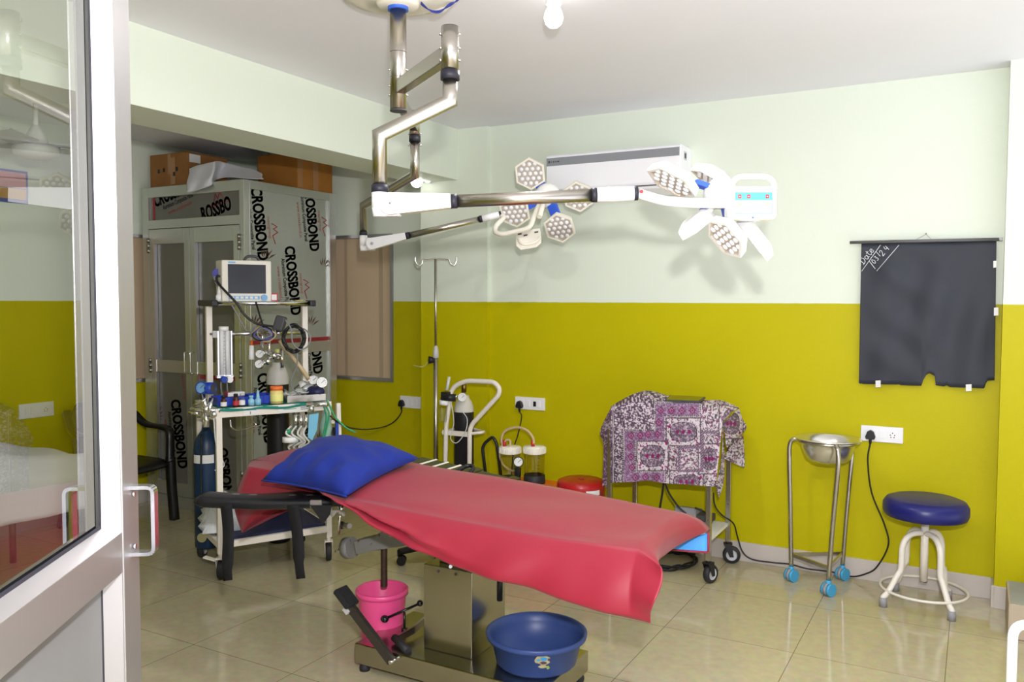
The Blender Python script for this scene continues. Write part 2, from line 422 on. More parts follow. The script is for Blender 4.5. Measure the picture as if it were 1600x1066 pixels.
# ---------------------------------------------------------------- aluminium and glass door standing open on the left
De = ray(678, 469); De.z = 0; De.normalize(); Dn = De.cross(Vector((0, 0, 1))).normalized()      # along the leaf, and its right-hand normal
D0 = atd(213, 600, 1.66); D0.z = 0
ZR = atd(194, 829, 1.6).z
root = bpy.data.objects.new('door_1', None); COL.objects.link(root); root.location = D0; ORG[root.as_pointer()] = Vector(D0); struct(root)
root['label'] = 'open aluminium framed glass door leaf at the left edge'
DW = .95; DH = 2.26; T = .07; SW = .085
def dp(e, n, z): return D0 - De*e + Dn*n + Vector((0, 0, z))
AX = (De, Dn, Vector((0, 0, 1)))
f = MB().m('alu_door')
for e in (SW/2, DW-SW/2): f.box(dp(e, -T/2, DH/2+.01), (SW, T, DH-.02), axes=AX, bev=.002)
for z0, z1 in ((DH-.085, DH), (ZR-.078, ZR), (.012, .11)): f.box(dp(DW/2, -T/2, (z0+z1)/2), (DW-2*SW+.002, T-.004, z1-z0), axes=AX, bev=.0015)
f.build('door_frame', None, root)
def opening(z0, z1):                                    # glazing beads round an opening, sloping to the pane
    g = MB()
    for s_, nn, n1 in ((1, -.004, -.036), (-1, -T+.004, -.046)):
        q0 = [(SW, z0), (DW-SW, z0), (DW-SW, z1), (SW, z1)]; k = .010; q1 = [(SW+k, z0+k), (DW-SW-k, z0+k), (DW-SW-k, z1-k), (SW+k, z1-k)]
        g.m('alu_door')
        for i in range(4):
            j = (i+1) % 4; g.poly([dp(q0[i][0], nn, q0[i][1]), dp(q0[j][0], nn, q0[j][1]), dp(q1[j][0], n1, q1[j][1]), dp(q1[i][0], n1, q1[i][1])])
        g.m('gasket'); k2 = .017; q2 = [(SW+k2, z0+k2), (DW-SW-k2, z0+k2), (DW-SW-k2, z1-k2), (SW+k2, z1-k2)]
        for i in range(4):
            j = (i+1) % 4; g.poly([dp(q1[i][0], n1, q1[i][1]), dp(q1[j][0], n1, q1[j][1]), dp(q2[j][0], n1-.001*s_, q2[j][1]), dp(q2[i][0], n1-.001*s_, q2[i][1])])
    return g
opening(ZR, DH-.085).build('glazing_bead', None, root)
opening(.11, ZR-.078).build('panel_bead', None, root)
b = MB().m('glass'); b.poly([dp(SW, -.041, ZR), dp(DW-SW, -.041, ZR), dp(DW-SW, -.041, DH-.085), dp(SW, -.041, DH-.085)]); b.build('glass_pane', None, root)
mat('door_panel', (.22, .22, .22), .45, .3, noise=.08, nscale=7)
b = MB().m('door_panel'); b.box(dp(DW/2, -.041, (.11+ZR-.078)/2), (DW-2*SW, .008, ZR-.078-.11), axes=AX); b.build('lower_panel', None, root)
hz0 = atd(205, 868, 1.66).z+.01; hz1 = atd(200, 752, 1.66).z-.006
mat('handle_alu', (.80, .80, .84), .22, 1)
for s_ in (1, -1):
    n0 = 0 if s_ > 0 else -T
    h = MB().m('handle_alu'); pts = [dp(.035, n0, hz0), dp(.035, n0+s_*.042, hz0), dp(.035, n0+s_*.042, hz1), dp(.035, n0, hz1)]
    pts = fillet(pts, .012, 4)
    for p, q in zip(pts, pts[1:]): h.bar(p, q, .022, .007, up=Dn if abs((q-p).normalized().z) > .5 else (0, 0, 1))
    for zz in (hz0, hz1): h.cyl(dp(.035, n0+s_*.001, zz+(.014 if zz == hz0 else -.014)), dp(.035, n0+s_*.006, zz+(.014 if zz == hz0 else -.014)), .005)
    h.build('handle', None, root)
# ---------------------------------------------------------------- ceiling surgical light with two arms
mat('lens', (.9, .9, .92), .08, 0, spec=.8)
mat('led_face', (.50, .45, .38), .4)
mat('petal', (.86, .82, .70), .35)
mat('petal_white', (.88, .87, .82), .3)
mat('hub_blue', (.04, .12, .68), .4)
mat('sky_blue', (.10, .62, .80), .4)
mat('panel_lilac', (.55, .5, .75), .5); mat('panel_yellow', (.80, .78, .25), .5)
R0 = V(-1.965, 2.615, 0); P1 = V(-1.534, 2.322, 0); Z1, Z2 = 2.385, 2.227
P2q = atd(593, 211, 2.76); P2 = V(P2q.x, P2q.y, 0); Z2B = P2q.z
def up(p, z): return V(p.x, p.y, z)
def zat(p, py):                                          # height on a vertical through p seen at image row py
    lo, hi = 0., 3.
    for _ in range(40):
        m_ = (lo+hi)/2; q = up(p, m_)-CP; yy = 533 - FPX*q.dot(CU)/q.dot(CF)
        if yy > py: lo = m_
        else: hi = m_
    return lo
def screws(mb, p, zs, r, d):
    mb.m('chrome')
    for z in zs:
        for s_ in (-1, 1): mb.cyl(up(p, z)+d*(s_*(r-.002)), up(p, z)+d*(s_*(r+.006)), .0055, seg=10)
    return mb
sl = thing('surgical_light', 'ceiling surgical light with two jointed steel arms over the operating table', 'surgical light', up(R0, CZ))
b = MB().m('offwhite'); b.lathe(up(R0, CZ), [(0.001, -.082), (.072, -.082), (.08, -.075), (.083, -.062), (.15, -.062), (.205, -.048), (.218, -.03), (.212, 0)], seg=48)
b.m('blue_ring').cyl(up(R0, CZ-.094), up(R0, CZ-.06), .0395, seg=32); b.build('ceiling_canopy', None, sl)
b = MB().m('steel'); b.cyl(up(R0, 2.30), up(R0, CZ-.08), .0315, seg=28)
b.m('dark_grey')
for z in (2.52, 2.425): b.cyl(up(R0, z-.001), up(R0, z+.001), .0318, seg=28)
b.cyl(up(R0, 2.297), up(R0, 2.303), .0325, seg=28)
screws(b, R0, [2.36, 2.395, 2.455], .0315, V(CR.x, CR.y, 0).normalized()); b.build('drop_rod', None, sl)
Hr = V(CR.x, CR.y, 0).normalized()

# upper rectangular arm toward the camera
b = MB().m('steel'); b.bar(up(R0, Z1), up(P1, Z1), .038, .052, bev=.003); b.build('link_arm', None, sl)
b = MB().m('steel'); b.cyl(up(P1, 2.325), up(P1, 2.466), .029, seg=28); b.m('black').cyl(up(P1, 2.466), up(P1, 2.468), .028, seg=28); b.m('gasket').cyl(up(P1, 2.296), up(P1, 2.325), .0315, seg=28)
screws(b, P1, [2.36, 2.40, 2.445], .029, Hr); b.build('swivel_post', None, sl)
b = MB().m('steel'); b.tube([up(P1, 2.30), up(P1, Z2), up(P2, Z2B), up(P2, zat(P2, 296))], .0245, seg=24); b.build('bent_tube', None, sl)
def spring_arm(root, Pv, zt, zb, piv, d, L1, L2, L3, r, rp):
    """hinge under the vertical tube at Pv, then housing, steel tube and sleeve along d from the pivot"""
    n = d.cross(V(0, 0, 1)).normalized(); u2 = n.cross(d).normalized()
    b = MB().m('gasket').cyl(up(Pv, zt), up(Pv, zt+r*1.2), r*1.32, seg=28)
    rr = r*1.3
    b.m('white_gloss').cyl(up(Pv, zb+.03), up(Pv, zt), rr, seg=28); b.cyl(up(Pv, zb), up(Pv, zb+.03), rr*.82, rr, seg=28)
    b.bar(up(Pv, (zt+zb)/2-.006), up(Pv, (zt+zb)/2-.006)+V(d.x, d.y, 0).normalized()*.07, rr*1.5, (zt-zb)*.82, bev=.006)
    b.build('hinge', None, root)
    b = MB().m('white_gloss'); th = rp*1.5
    pts = [piv+u2*(rp*math.sin(a))-d*(rp*math.cos(a)) for a in [math.pi*(-.5)+math.pi*k/14 for k in range(15)]]
    pts = pts + [piv+d*L1+u2*(r*1.05), piv+d*L1-u2*(r*1.05)]
    b.prism([p-n*(th/2) for p in pts], n*th)
    for s_ in (-1, 1):
        b.m('grey').cyl(piv+n*(s_*th/2), piv+n*(s_*(th/2+.0012)), rp*.29, seg=24); b.m('light_grey').cyl(piv+n*(s_*th/2), piv+n*(s_*(th/2+.002)), rp*.25, seg=24); b.m('dark_grey').cyl(piv+n*(s_*th/2), piv+n*(s_*(th/2+.003)), rp*.08, seg=10)
    b.build('arm_housing', None, root, bev=.004)
    b = MB().m('gasket').cyl(piv+d*(L1-.002), piv+d*(L1+.02), r*1.12, seg=28); b.m('steel').cyl(piv+d*(L1+.02), piv+d*L2, r, seg=28); b.m('gasket').cyl(piv+d*L2, piv+d*(L2+.018), r*1.14, seg=28); b.build('spring_tube', None, root)
    b = MB().m('white_gloss').cyl(piv+d*(L2+.018), piv+d*L3, r*1.17, seg=28); b.m('gasket').cyl(piv+d*L3, piv+d*(L3+.013), r*1.12, seg=28); b.build('sleeve', None, root)
DA = 2.745; S0 = atd(611, 319, DA); S1 = atd(996, 302, DA); d1 = (S1-S0); Ls = d1.length; d1.normalize()
spring_arm(sl, P2, zat(P2, 301), zat(P2, 339), S0, d1, Ls*.244, Ls*.813, Ls*.985, .0211, .036)
# second, longer reach arm toward the back wall
Q1 = atd(648, 205, 3.72); Z2b = zat(Q1, 273); Q2 = atz(567.5, 321, Z2b); DQ = (Q2-CP).dot(CF)
zp = 2.345
b = MB().m('steel'); b.bar(up(R0, zp), up(Q1, zp), .034, .046, bev=.003); b.build('link_arm', None, sl)
zr0 = zat(Q1, 222); b = MB().m('steel'); b.cyl(up(Q1, zr0+.028), up(Q1, zp+.07), .0235, seg=24); b.m('gasket').cyl(up(Q1, zr0), up(Q1, zr0+.028), .026, seg=24)
screws(b, Q1, [zp-.03, zp-.08], .0235, Hr); b.build('swivel_post', None, sl)
zt2 = zat(Q2, 368); zb2 = zat(Q2, 392)
b = MB().m('steel'); b.tube([up(Q1, zr0+.01), up(Q1, Z2b), up(Q2, Z2b), up(Q2, zt2+.02)], .0212, seg=22); b.build('bent_tube', None, sl)
T0 = atd(582, 381, DQ-.03); T1 = atd(783, 335, DQ-.03); d2 = T1-T0; Lt = d2.length; d2.normalize()
spring_arm(sl, Q2, zt2, zb2, T0, d2, Lt*.26, Lt*.83, Lt*.985, .0182, .034)

def petal(root, c, nrm, upd, r=.095, t=.032, body='petal', name='lamp_petal'):
    """hexagonal LED head: c centre of the lit face, nrm its direction, upd towards one corner"""
    nrm = nrm.normalized(); a = (upd-nrm*upd.dot(nrm)).normalized(); bb = nrm.cross(a)
    hx = lambda rr, off: [c+nrm*off+a*(rr*math.cos(math.pi*k/3))+bb*(rr*math.sin(math.pi*k/3)) for k in range(6)]
    m_ = MB().m(body); rs = [[m_.bm.verts.new(p) for p in hx(rr, off)] for rr, off in ((r*.62, -t-.012), (r*.94, -t), (r, -.004), (r*.985, 0), (r*.86, 0))]
    m_.skin(rs, smooth=False, cap1=False)
    o = m_.build(name, None, root)
    f = MB().m('led_face'); r0 = [f.bm.verts.new(p) for p in hx(r*.86, 0)]; r1 = [f.bm.verts.new(p) for p in hx(r*.84, -.007)]; f.skin([r0, r1], smooth=False, cap0=False)
    f.m('lens'); st = r*.335
    for i in range(-2, 3):
        for j in range(-2, 3):
            if abs(i+j) > 2: continue
            # axial coordinates laid out so that rows follow the corners
            q = c-nrm*.006+(a*math.cos(R(30))+bb*math.sin(R(30)))*(st*i)+bb*(st*j)
            f.lathe(q, [(st*.36, 0), (st*.33, .004), (st*.18, .0065), (.0005, .007)], axis=nrm, seg=12)
    f.build('led_lens_array', None, o)
    return o
def cs(x, y, z): return CR*x+CU*y-CF*z                   # camera-aligned direction (right, up, towards the lens)
# ---- main lamp head (seen edge-on at the end of the near arm)
DH1 = 2.745
b = MB().m('white_gloss'); b.tube([atd(998, 302, DH1), atd(1012, 307, DH1), atd(1040, 314, DH1), atd(1080, 317, DH1-.01), atd(1145, 318, DH1-.02)], .0165, seg=16, smooth_pts=5)
b.m('red').cyl(atd(1001, 301, DH1)-CF*.015, atd(1001, 301, DH1)-CF*.021, .006); b.build('head_tube', None, sl)
hub = atd(1122, 306, DH1+.05); N1 = cs(-.52, -.78, .30).normalized()
b = MB().m('petal_white'); b.lathe(hub, [(.001, -.062), (.03, -.058), (.046, -.038), (.052, 0), (.046, .02), (.025, .037), (.001, .042)], axis=N1, seg=32); b.m('offwhite').cyl(hub+N1*.04, hub+N1*.07, .014, .012); hb = b.build('lamp_hub', None, sl)
pet = [((1048, 287), .03, cs(-.52, -.85, .10), cs(.85, -.5, .2), 0.0936),
       ((1092, 356), .03, cs(.62, -.76, -.10), cs(.73, .68, 0), 0.0685),
       ((1132, 374), -.02, cs(-.74, -.62, .22), cs(.69, -.72, .0), 0.0811),
       ((1174, 378), .05, cs(-.76, -.58, -.28), cs(.62, -.75, 0), 0.0852),
       ((1110, 284), .15, cs(-.52, -.85, -.08), cs(.85, -.5, .2), 0.0819)]
for (px, py), dd, nn, uu, rr in pet: petal(sl, atd(px, py, DH1+dd), nn, uu, rr, body='petal_white')
b = MB().m('hub_blue')
for (px, py), dd, nn, uu, rr in pet:
    q = atd(px, py, DH1+dd)-nn.normalized()*.03; w = (hub-N1*.02)-q; L = w.length; w.normalize()
    b.bar(q+w*(rr*.75), q+w*(L-.02), .04, .016, up=nn)
b.build('petal_link', None, sl)
# control box
D3 = DH1-.06
def scr(px, py, k=0): return atd(px, py, D3-k)
def rrect(x0, y0, x1, y1, r, n=6):
    o = []
    for cx, cy, a0 in ((x1-r, y0+r, -90), (x1-r, y1-r, 0), (x0+r, y1-r, 90), (x0+r, y0+r, 180)):
        o += [(cx+r*math.cos(R(a0+90*k/n)), cy+r*math.sin(R(a0+90*k/n))) for k in range(n+1)]
    return o
b = MB().m('white_gloss'); b.prism([scr(x, y) for x, y in rrect(1137, 291, 1214, 343, 9)], CF*.045); cb = b.build('control_box', None, sl, bev=.004)
b = MB().m('white_gloss'); b.tube([scr(1144, 296, -.028), scr(1145, 286, -.028), scr(1152, 278, -.028), scr(1162, 276, -.028), scr(1192, 276, -.028), scr(1203, 279, -.028), scr(1209, 287, -.028), scr(1210, 297, -.028)], .0088, seg=12, smooth_pts=4); b.build('handle', None, cb)
b = MB()
def rect(mb, m_, x0, y0, x1, y1, k): mb.m(m_).poly([scr(x0, y0, k), scr(x1, y0, k), scr(x1, y1, k), scr(x0, y1, k)])
rect(b, 'sky_blue', 1148.5, 300.5, 1207, 334, .001); rect(b, 'white', 1149.5, 313, 1206, 333, .0016)
for x in (1156, 1170, 1199): rect(b, 'red', x-2.7, 304, x+2.7, 310, .002)
for x in (1156, 1170, 1199): rect(b, 'white', x-1, 306, x+1, 308, .0024)
for x in (1155, 1199): b.m('panel_yellow').cyl(scr(x, 319.5, .0015), scr(x, 319.5, .003), .0063, seg=18)
b.m('hub_blue').poly([scr(1174.5, 340, .0012), scr(1176.5, 338, .0012), scr(1178.5, 340, .0012), scr(1176.5, 342, .0012)])
for x in (1166.5, 1169, 1171.5, 1180, 1182.5, 1185): rect(b, 'panel_lilac', x, 339.2, x+1.6, 341, .0012)
b.build('keypad_label', None, cb)
# ---- second lamp head, facing the room
D2 = DQ+.02
b = MB().m('petal'); b.tube([T0+d2*Lt*.985, atd(787, 340, DQ-.05), atd(776, 352, DQ-.09), atd(774, 362, DQ-.11), atd(784, 366, DQ-.12), atd(800, 363, DQ-.11), atd(826, 356, DQ-.09), atd(834, 340, DQ-.06), atd(840, 325, DQ-.02), atd(846, 315, DQ+.03)], .0145, seg=14, smooth_pts=4); b.build('head_tube', None, sl)
hub2 = atd(856, 306, D2+.05); N2 = cs(-.12, -.42, .9).normalized()
b = MB().m('petal_white'); b.lathe(hub2, [(.001, -.07), (.04, -.06), (.07, -.03), (.078, 0), (.065, .022), (.03, .035), (.001, .038)], axis=N2, seg=32); b.m('offwhite').cyl(atd(850, 312, D2-.02), atd(843, 339, D2-.12), .017, .015, seg=18); b.build('lamp_hub', None, sl)
pet2 = [((828, 272), 0, cs(-.15, -.46, .87), cs(-.02, 1, 0)), ((903, 308), .02, cs(-.22, -.55, .80), cs(-.05, 1, 0)), ((874, 357), -.02, cs(-.2, -.60, .77), cs(-.1, 1, 0)), ((804, 332), -.01, cs(-.15, -.55, .82), cs(-.05, 1, 0)), ((868, 262), .07, cs(-.15, -.2, .95), cs(0, 1, 0))]
for k, ((px, py), dd, nn, uu) in enumerate(pet2[:4]): petal(sl, atd(px, py, D2+dd), nn, uu, .088*D2/4.35 if k else .088*D2/4.35)
b = MB().m('hub_blue')
for (px, py), dd, nn, uu in pet2[:4]:
    q = atd(px, py, D2+dd)-nn.normalized()*.028; w = (hub2-N2*.02)-q; L = w.length; w.normalize(); b.bar(q+w*.06, q+w*(L-.03), .06, .02, up=nn)
b.build('petal_link', None, sl)
b = MB().m('offwhite'); o_ = [(806, 362), (844, 356), (846, 370), (838, 377), (814, 381), (806, 374)]
b.prism([atd(x, y, D2-.06) for x, y in o_], cs(0, -.15, -.03)*.25)
for x, y in ((812, 366), (821, 368), (838, 363)): b.m('dark_grey').poly([atd(x-3, y-1, D2-.063), atd(x+3, y-2, D2-.063), atd(x+3, y+.5, D2-.063), atd(x-3, y+1.5, D2-.063)])
cb = b.build('control_box', None, sl, bev=.004)
b = MB().m('offwhite'); b.tube([atd(810, 374, D2-.07), atd(814, 380, D2-.09), atd(822, 382, D2-.10), atd(838, 378, D2-.09), atd(843, 370, D2-.07)], .007, seg=10, smooth_pts=4); b.build('handle', None, cb)

# ceiling cable loop beside the canopy
mat('cable_blue', (.03, .04, .30), .5)
b = MB().m('cable_blue')
for k in range(3):
    b.tube([atz(650+k, -4, CZ-.01), atz(655+k*2, 4, CZ-.05-k*.008), atz(668+k*3, 14+k*2, CZ-.085-k*.01), atz(684+k*2, 17+k, CZ-.085), atz(702, 10-k*2, CZ-.06), atz(712+k, 2, CZ-.03), atz(718+k, -6, CZ-.005)], .0022, seg=6, smooth_pts=6)
tag(b.build('ceiling_cable'), 'thin loose blue and black cable loop hanging from the ceiling beside the surgical light', 'cable')
b = MB().m('offwhite'); b.lathe(atz(676, -6, CZ), [(.001, -.06), (.05, -.056), (.075, -.03), (.08, 0)], seg=28)
one(b.build('ceiling_rose'), 'white round ceiling cover beside the surgical light canopy', 'ceiling cover')

# ceiling bulb
mat('bulb_glow', (1, 1, 1), .3, emit=(1, .97, .95), estr=7)
bp_ = atz(865, 18, 2.70)
bl = thing('light_bulb', 'glowing white bulb on the ceiling right of the surgical light', 'light bulb', up(bp_, CZ))
b = MB().m('white').cyl(up(bp_, CZ-.045), up(bp_, CZ), .03, seg=20); b.build('holder', None, bl)
b = MB().m('bulb_glow').lathe(up(bp_, CZ-.045), [(.02, 0), (.024, -.012), (.034, -.032), (.038, -.052), (.032, -.074), (.018, -.087), (.001, -.09)], seg=24); bo = b.build('bulb', None, bl)
light('bulb_light', 'AREA', up(bp_, CZ-.15), 12, (1, .98, 1), shape='DISK', size=.09)
# lit lamp on the window wall, half hidden by the light arm
lp = aty(652, 284, YC-.04)
wl = thing('wall_lamp', 'lit white bulb in a batten holder high on the back wall behind the light arm', 'wall lamp', aty(662, 281, YC))
b = MB().m('white').cyl(aty(672, 281, YC), aty(668, 281, YC-.07), .028, .024, seg=18); b.build('holder', None, wl)
b = MB().m('bulb_glow').ball(aty(651, 284, YC-.13), .042, 18, 12); b.build('bulb', None, wl)
# ---------------------------------------------------------------- air conditioner
mat('ac_white', (.90, .90, .93), .3); mat('ac_grey', (.26, .27, .29), .35)
yf = 4.80
ax0, ax1 = aty(853, 262, yf).x, aty(1063, 262, yf).x; az1 = aty(1062, 224, yf).z; az0 = az1-.285
ac = thing('air_conditioner', 'white split air conditioner with grey top band, high on the back wall', 'air conditioner', ((ax0+ax1)/2, YB, az0))
prof = [(YB, az0+.02), (YB-.10, az0), (yf+.02, az0+.035), (yf, az0+.07), (yf, az1-.012), (yf+.012, az1), (YB, az1)]
b = MB().m('ac_white').prism([V(ax0, y, z) for y, z in prof], V(ax1-ax0, 0, 0))
b.build('body', None, ac, bev=.006)
b = MB().m('ac_grey').box(((ax0+ax1)/2, yf-.0015, az1-.045), (ax1-ax0-.012, .003, .05)); b.m('dark_grey')
for k_, w_ in enumerate((.012, .006, .01, .007, .012)): b.box((ax0+.025+.016*k_, yf-.0035, az1-.045), (w_, .001, .014 if k_ == 0 else .008))
b.build('front_band', None, ac)
b = MB().m('dark_grey').box((ax0+.46, yf+.012, az0+.052), (ax1-ax0-.1, .02, .006)); b.build('air_slot', None, ac)
b = MB().m('light_grey').box((ax1+.0005, (yf+YB)/2-.02, az1-.06), (.002, .05, .05)); b.m('dark_grey').box((ax1+.0014, (yf+YB)/2-.02, az1-.06), (.001, .035, .03)); b.build('side_label', None, ac)

# ---------------------------------------------------------------- switch boards
mat('plate', (.84, .84, .86), .3)
def board(name, O, U, N, w, h, label, plug_at, socket_at, sw):
    t = thing(name, label, 'switch board', O, 'modular white switch boards')
    U, N = Vector(U), Vector(N); Z = V(0, 0, 1); A = (U, N, Z)
    b = MB().m('plate').box(Vector(O)+N*.007, (w, .014, h), axes=A, bev=.003); b.build('cover_plate', None, t)
    for a in sw:
        b = MB().m('white_gloss'); b.box(Vector(O)+U*a+N*.0155, (.026, .005, h*.52), axes=A, bev=.0015); b.build('rocker_switch', None, t)
    for a in socket_at:
        b = MB().m('white_gloss').box(Vector(O)+U*a+N*.0145, (.05, .003, h*.56), axes=A, bev=.001); b.m('black')
        for dx, dz in ((0, .011), (-.011, 0), (.011, 0), (-.008, -.012), (.008, -.012)): b.cyl(Vector(O)+U*(a+dx)+Z*dz+N*.0155, Vector(O)+U*(a+dx)+Z*dz+N*.0166, .0032, seg=10)
        b.build('socket', None, t)
    if plug_at is None: return t
    b = MB().m('white_gloss').box(Vector(O)+U*plug_at+N*.0145, (.05, .003, h*.56), axes=A, bev=.001); b.build('socket', None, t)
    return t
def plug_cord(label, P, N, U, pts, r=.0045, group=None):
    """three-pin top plus its black cord"""
    P, N, U = Vector(P), Vector(N), Vector(U); Z = V(0, 0, 1)
    t = thing('power_cord', label, 'power cord', P)
    b = MB().m('black'); o = [P+U*.022-Z*.022, P+U*.026-Z*.008, P+U*.016+Z*.02, P+Z*.03, P-U*.016+Z*.02, P-U*.026-Z*.008, P-U*.022-Z*.022]
    b.prism([q+N*.0175 for q in o], N*.03); b.cyl(P+N*.032-Z*.02, P+N*.03-Z*.05, .010, .006, seg=10); b.build('plug', None, t, bev=.004)
    b = MB().m('black').tube([P+N*.03-Z*.048]+[Vector(p) for p in pts], r, seg=8, smooth_pts=8); b.build('cord', None, t)
    return t
s1 = aty(1378, 678.5, YB); w1 = aty(1411, 680, YB).x-aty(1345, 677, YB).x
board('switch_board', s1, (1, 0, 0), (0, -1, 0), w1, .088, 'white switch board on the yellow wall between the bowl stand and blue stool', -.05, [.055], [.003])
plug_cord('long black power cord from the wall socket above the blue stool running along the floor', aty(1361, 679, YB), (0, -1, 0), (1, 0, 0),
          [aty(1356, 720, YB-.03), aty(1362, 770, YB-.03), aty(1382, 820, YB-.04), aty(1388, 852, YB-.05), aty(1370, 886, YB-.05), aty(1352, 897, YB-.04), aty(1330, 901, YB-.035), aty(1300, 894, YB-.03), aty(1262, 889, YB-.03), aty(1235, 882, YB-.03), aty(1205, 879, YB-.03), aty(1175, 874, YB-.03), aty(1160, 862, YB-.03), aty(1152, 838, YB-.04), aty(1146, 818, YB-.09), aty(1128, 805, YB-.2), aty(1117, 790, YB-.28), aty(1115, 770, YB-.3)])
s2 = aty(829, 630.5, YB); w2 = aty(852, 632, YB).x-aty(806, 629, YB).x
board('switch_board', s2, (1, 0, 0), (0, -1, 0), w2, .086, 'white switch board on the yellow wall above the suction jars', -.065, [], [-.01, .07])
b = MB().m('black').box(s2+V(.04, -.017, 0), (.02, .006, .035), bev=.002)
b.build('toggle', None, bpy.data.objects['switch_board.001'])
plug_cord('thin black power cord dropping from the switch board behind the suction jars', aty(815, 632, YB), (0, -1, 0), (1, 0, 0), [aty(815, 652, YB-.025), aty(809, 680, YB-.03), aty(803, 700, YB-.04), aty(800, 730, YB-.06), aty(798, 770, YB-.08)], .004)
xk = XC0+.0
# board on the window wall
s3 = aty(644, 628.5, YW); w3 = aty(661, 629, YW).x-aty(626, 627, YW).x
board('switch_board', s3, (1, 0, 0), (0, -1, 0), w3, .092, 'white switch board below the papered window beside the drip stand', -.06, [], [.0, .045])
plug_cord('black power cord sagging from the switch board below the papered window toward the trolley', aty(631, 630, YW), (0, -1, 0), (1, 0, 0), [aty(627, 645, YW-.03), aty(617, 658, YW-.08), aty(600, 667, YW-.3), aty(575, 671, YW-.7), aty(548, 669, 4.1), aty(528, 660, 3.75), aty(516, 650, 3.68)], .005)
s4 = atx(56, 641, XL); w4 = atx(82, 643, XL).y-atx(31, 640, XL).y
board('switch_board', s4, (0, 1, 0), (1, 0, 0), .24, .10, 'white switch board on the left wall seen through the door glass', None, [.06], [-.07, -.03])

# ---------------------------------------------------------------- black cloth sheet hung from a grey rod
mat('black_cloth', (.022, .026, .038), .6, noise=.25, nscale=6, sheen=.2); mat('chalk', (.75, .76, .78), .8); mat('tape', (.72, .72, .68), .35); mat('rod_grey', (.13, .13, .13), .5)
yb = YB-.04
hc = thing('chalk_sheet', 'black cloth sheet with chalked date hanging from a grey rod on the back wall', 'wall sheet', aty(1450, 590, YB))
out = [(1346, 382)]
top = [(1346, 381), (1557, 376)]
def cl(px, py): return aty(px, py, yb)
bot = [(1342, 598), (1344, 600), (1346, 599), (1348, 600), (1368, 600.5), (1402, 601), (1404, 600.5), (1408, 602), (1440, 603), (1442, 595), (1447, 586), (1452, 583), (1456, 585), (1461, 588), (1460, 602), (1475, 604), (1479, 602), (1484, 605), (1538, 607), (1540, 600), (1543, 595), (1554, 594)]
nr = 30; P = []; NC = 150
bx_ = [p[0] for p in bot]; by_ = [p[1] for p in bot]
for k in range(1, len(bx_)):
    if bx_[k] <= bx_[k-1]: bx_[k] = bx_[k-1]+.4
for j in range(nr+1):
    v = j/nr; row = []
    for i in range(NC+1):
        u = i/NC; bx = 1342+212*u; tx = 1346+211*u; ty = 381-5*u; by = float(np.interp(bx, bx_, by_))
        wv = .010*math.sin(u*19+v*1.5)*(.25+v*.5)+.008*math.sin((u+v*.55)*14)*math.exp(-((v-.45)/.4)**2)+.006*math.sin((u*.6-v)*20)*math.exp(-((u-.3)/.25)**2)
        row.append(aty(lerp(tx, bx, v), lerp(ty, by, v) if v > .999 else lerp(ty, lerp(by, 600+6*u, (1-v)*1.0), v), YB-.034+wv*.75))
    P.append(row)
b = MB().m('black_cloth'); b.grid(P); b.build('cloth', None, hc, solid=.002, off=0)
b = MB().m('rod_grey').cyl(aty(1328, 379, yb), aty(1561, 374, yb), .0085, seg=14); b.m('light_grey').cyl(aty(1561, 374, yb), aty(1567, 374, yb), .0095, seg=14); b.build('rod', None, hc)
b = MB().m('dark_grey').cyl(aty(1447, 365, YB-.004), aty(1447, 365, YB-.03), .003, seg=8); b.m('grey').tube([aty(1432, 374, yb), aty(1447, 366, YB-.025), aty(1455, 374, yb)], .001, seg=5); b.build('nail_and_string', None, hc)
for x0, y0, x1, y1 in ((1552, 408, 1557, 418), (1553, 481, 1560, 493), (1368, 595, 1376, 605), (1509, 601, 1518, 611)):
    b = MB().m('tape'); b.prism([aty(x0, y0, YB-.055), aty(x1, y0-.5, YB-.055), aty(x1, y1, YB-.055), aty(x0, y1+.5, YB-.055)], V(0, .0012, 0)); b.build('tape_patch', None, hc)
b = MB().m('chalk')
def stroke(pts, w=1.1):
    q = smooth_path([V(x, y, 0) for x, y in pts], 5) if len(pts) > 2 else [V(x, y, 0) for x, y in pts]
    b.tube([aty(p.x, p.y, YB-.053) for p in q], .0016*w, seg=5)
k = 1/3.553
def Zc(*pts): return [(1300+x*k, 340+y*k) for x, y in pts]
stroke(Zc((270, 152), (165, 298))); stroke(Zc((372, 153), (248, 297))); stroke(Zc((205, 240), (240, 285))); stroke(Zc((245, 190), (268, 215)))
def letter(x0, y0, ang, s_, paths):
    c_, n_ = math.cos(ang), math.sin(ang)
    for q in paths: stroke(Zc(*[(x0+(u*c_-v*n_)*s_, y0-(u*n_+v*c_)*s_) for u, v in q]))
AB = R(52)
D_ = [[(0, 1), (.05, .5), (0, 0)], [(-.15, .95), (.35, 1), (.6, .6), (.4, .1), (-.15, 0)]]
a_l = [[(.45, .5), (.15, .6), (0, .3), (.2, 0), (.45, .25), (.5, .55), (.48, .1), (.65, .05)]]
t_l = [[(.2, 1), (.15, .3), (.3, 0), (.5, .15)], [(-.05, .68), (.45, .72)]]
e_l = [[(.05, .3), (.45, .38), (.4, .6), (.15, .6), (.05, .3), (.2, .02), (.55, .15)]]
n0 = [[(.25, 1), (.02, .6), (.1, .1), (.35, .05), (.5, .5), (.25, 1)]]
n3 = [[(.05, .95), (.4, .9), (.2, .55), (.45, .35), (.25, .02), (0, .12)]]
n2 = [[(.02, .75), (.25, 1), (.45, .75), (.2, .3), (0, .02), (.5, .06)]]
n4 = [[(.15, 1), (.05, .45), (.5, .45)], [(.42, .85), (.38, 0)]]
x0, y0 = 178, 258
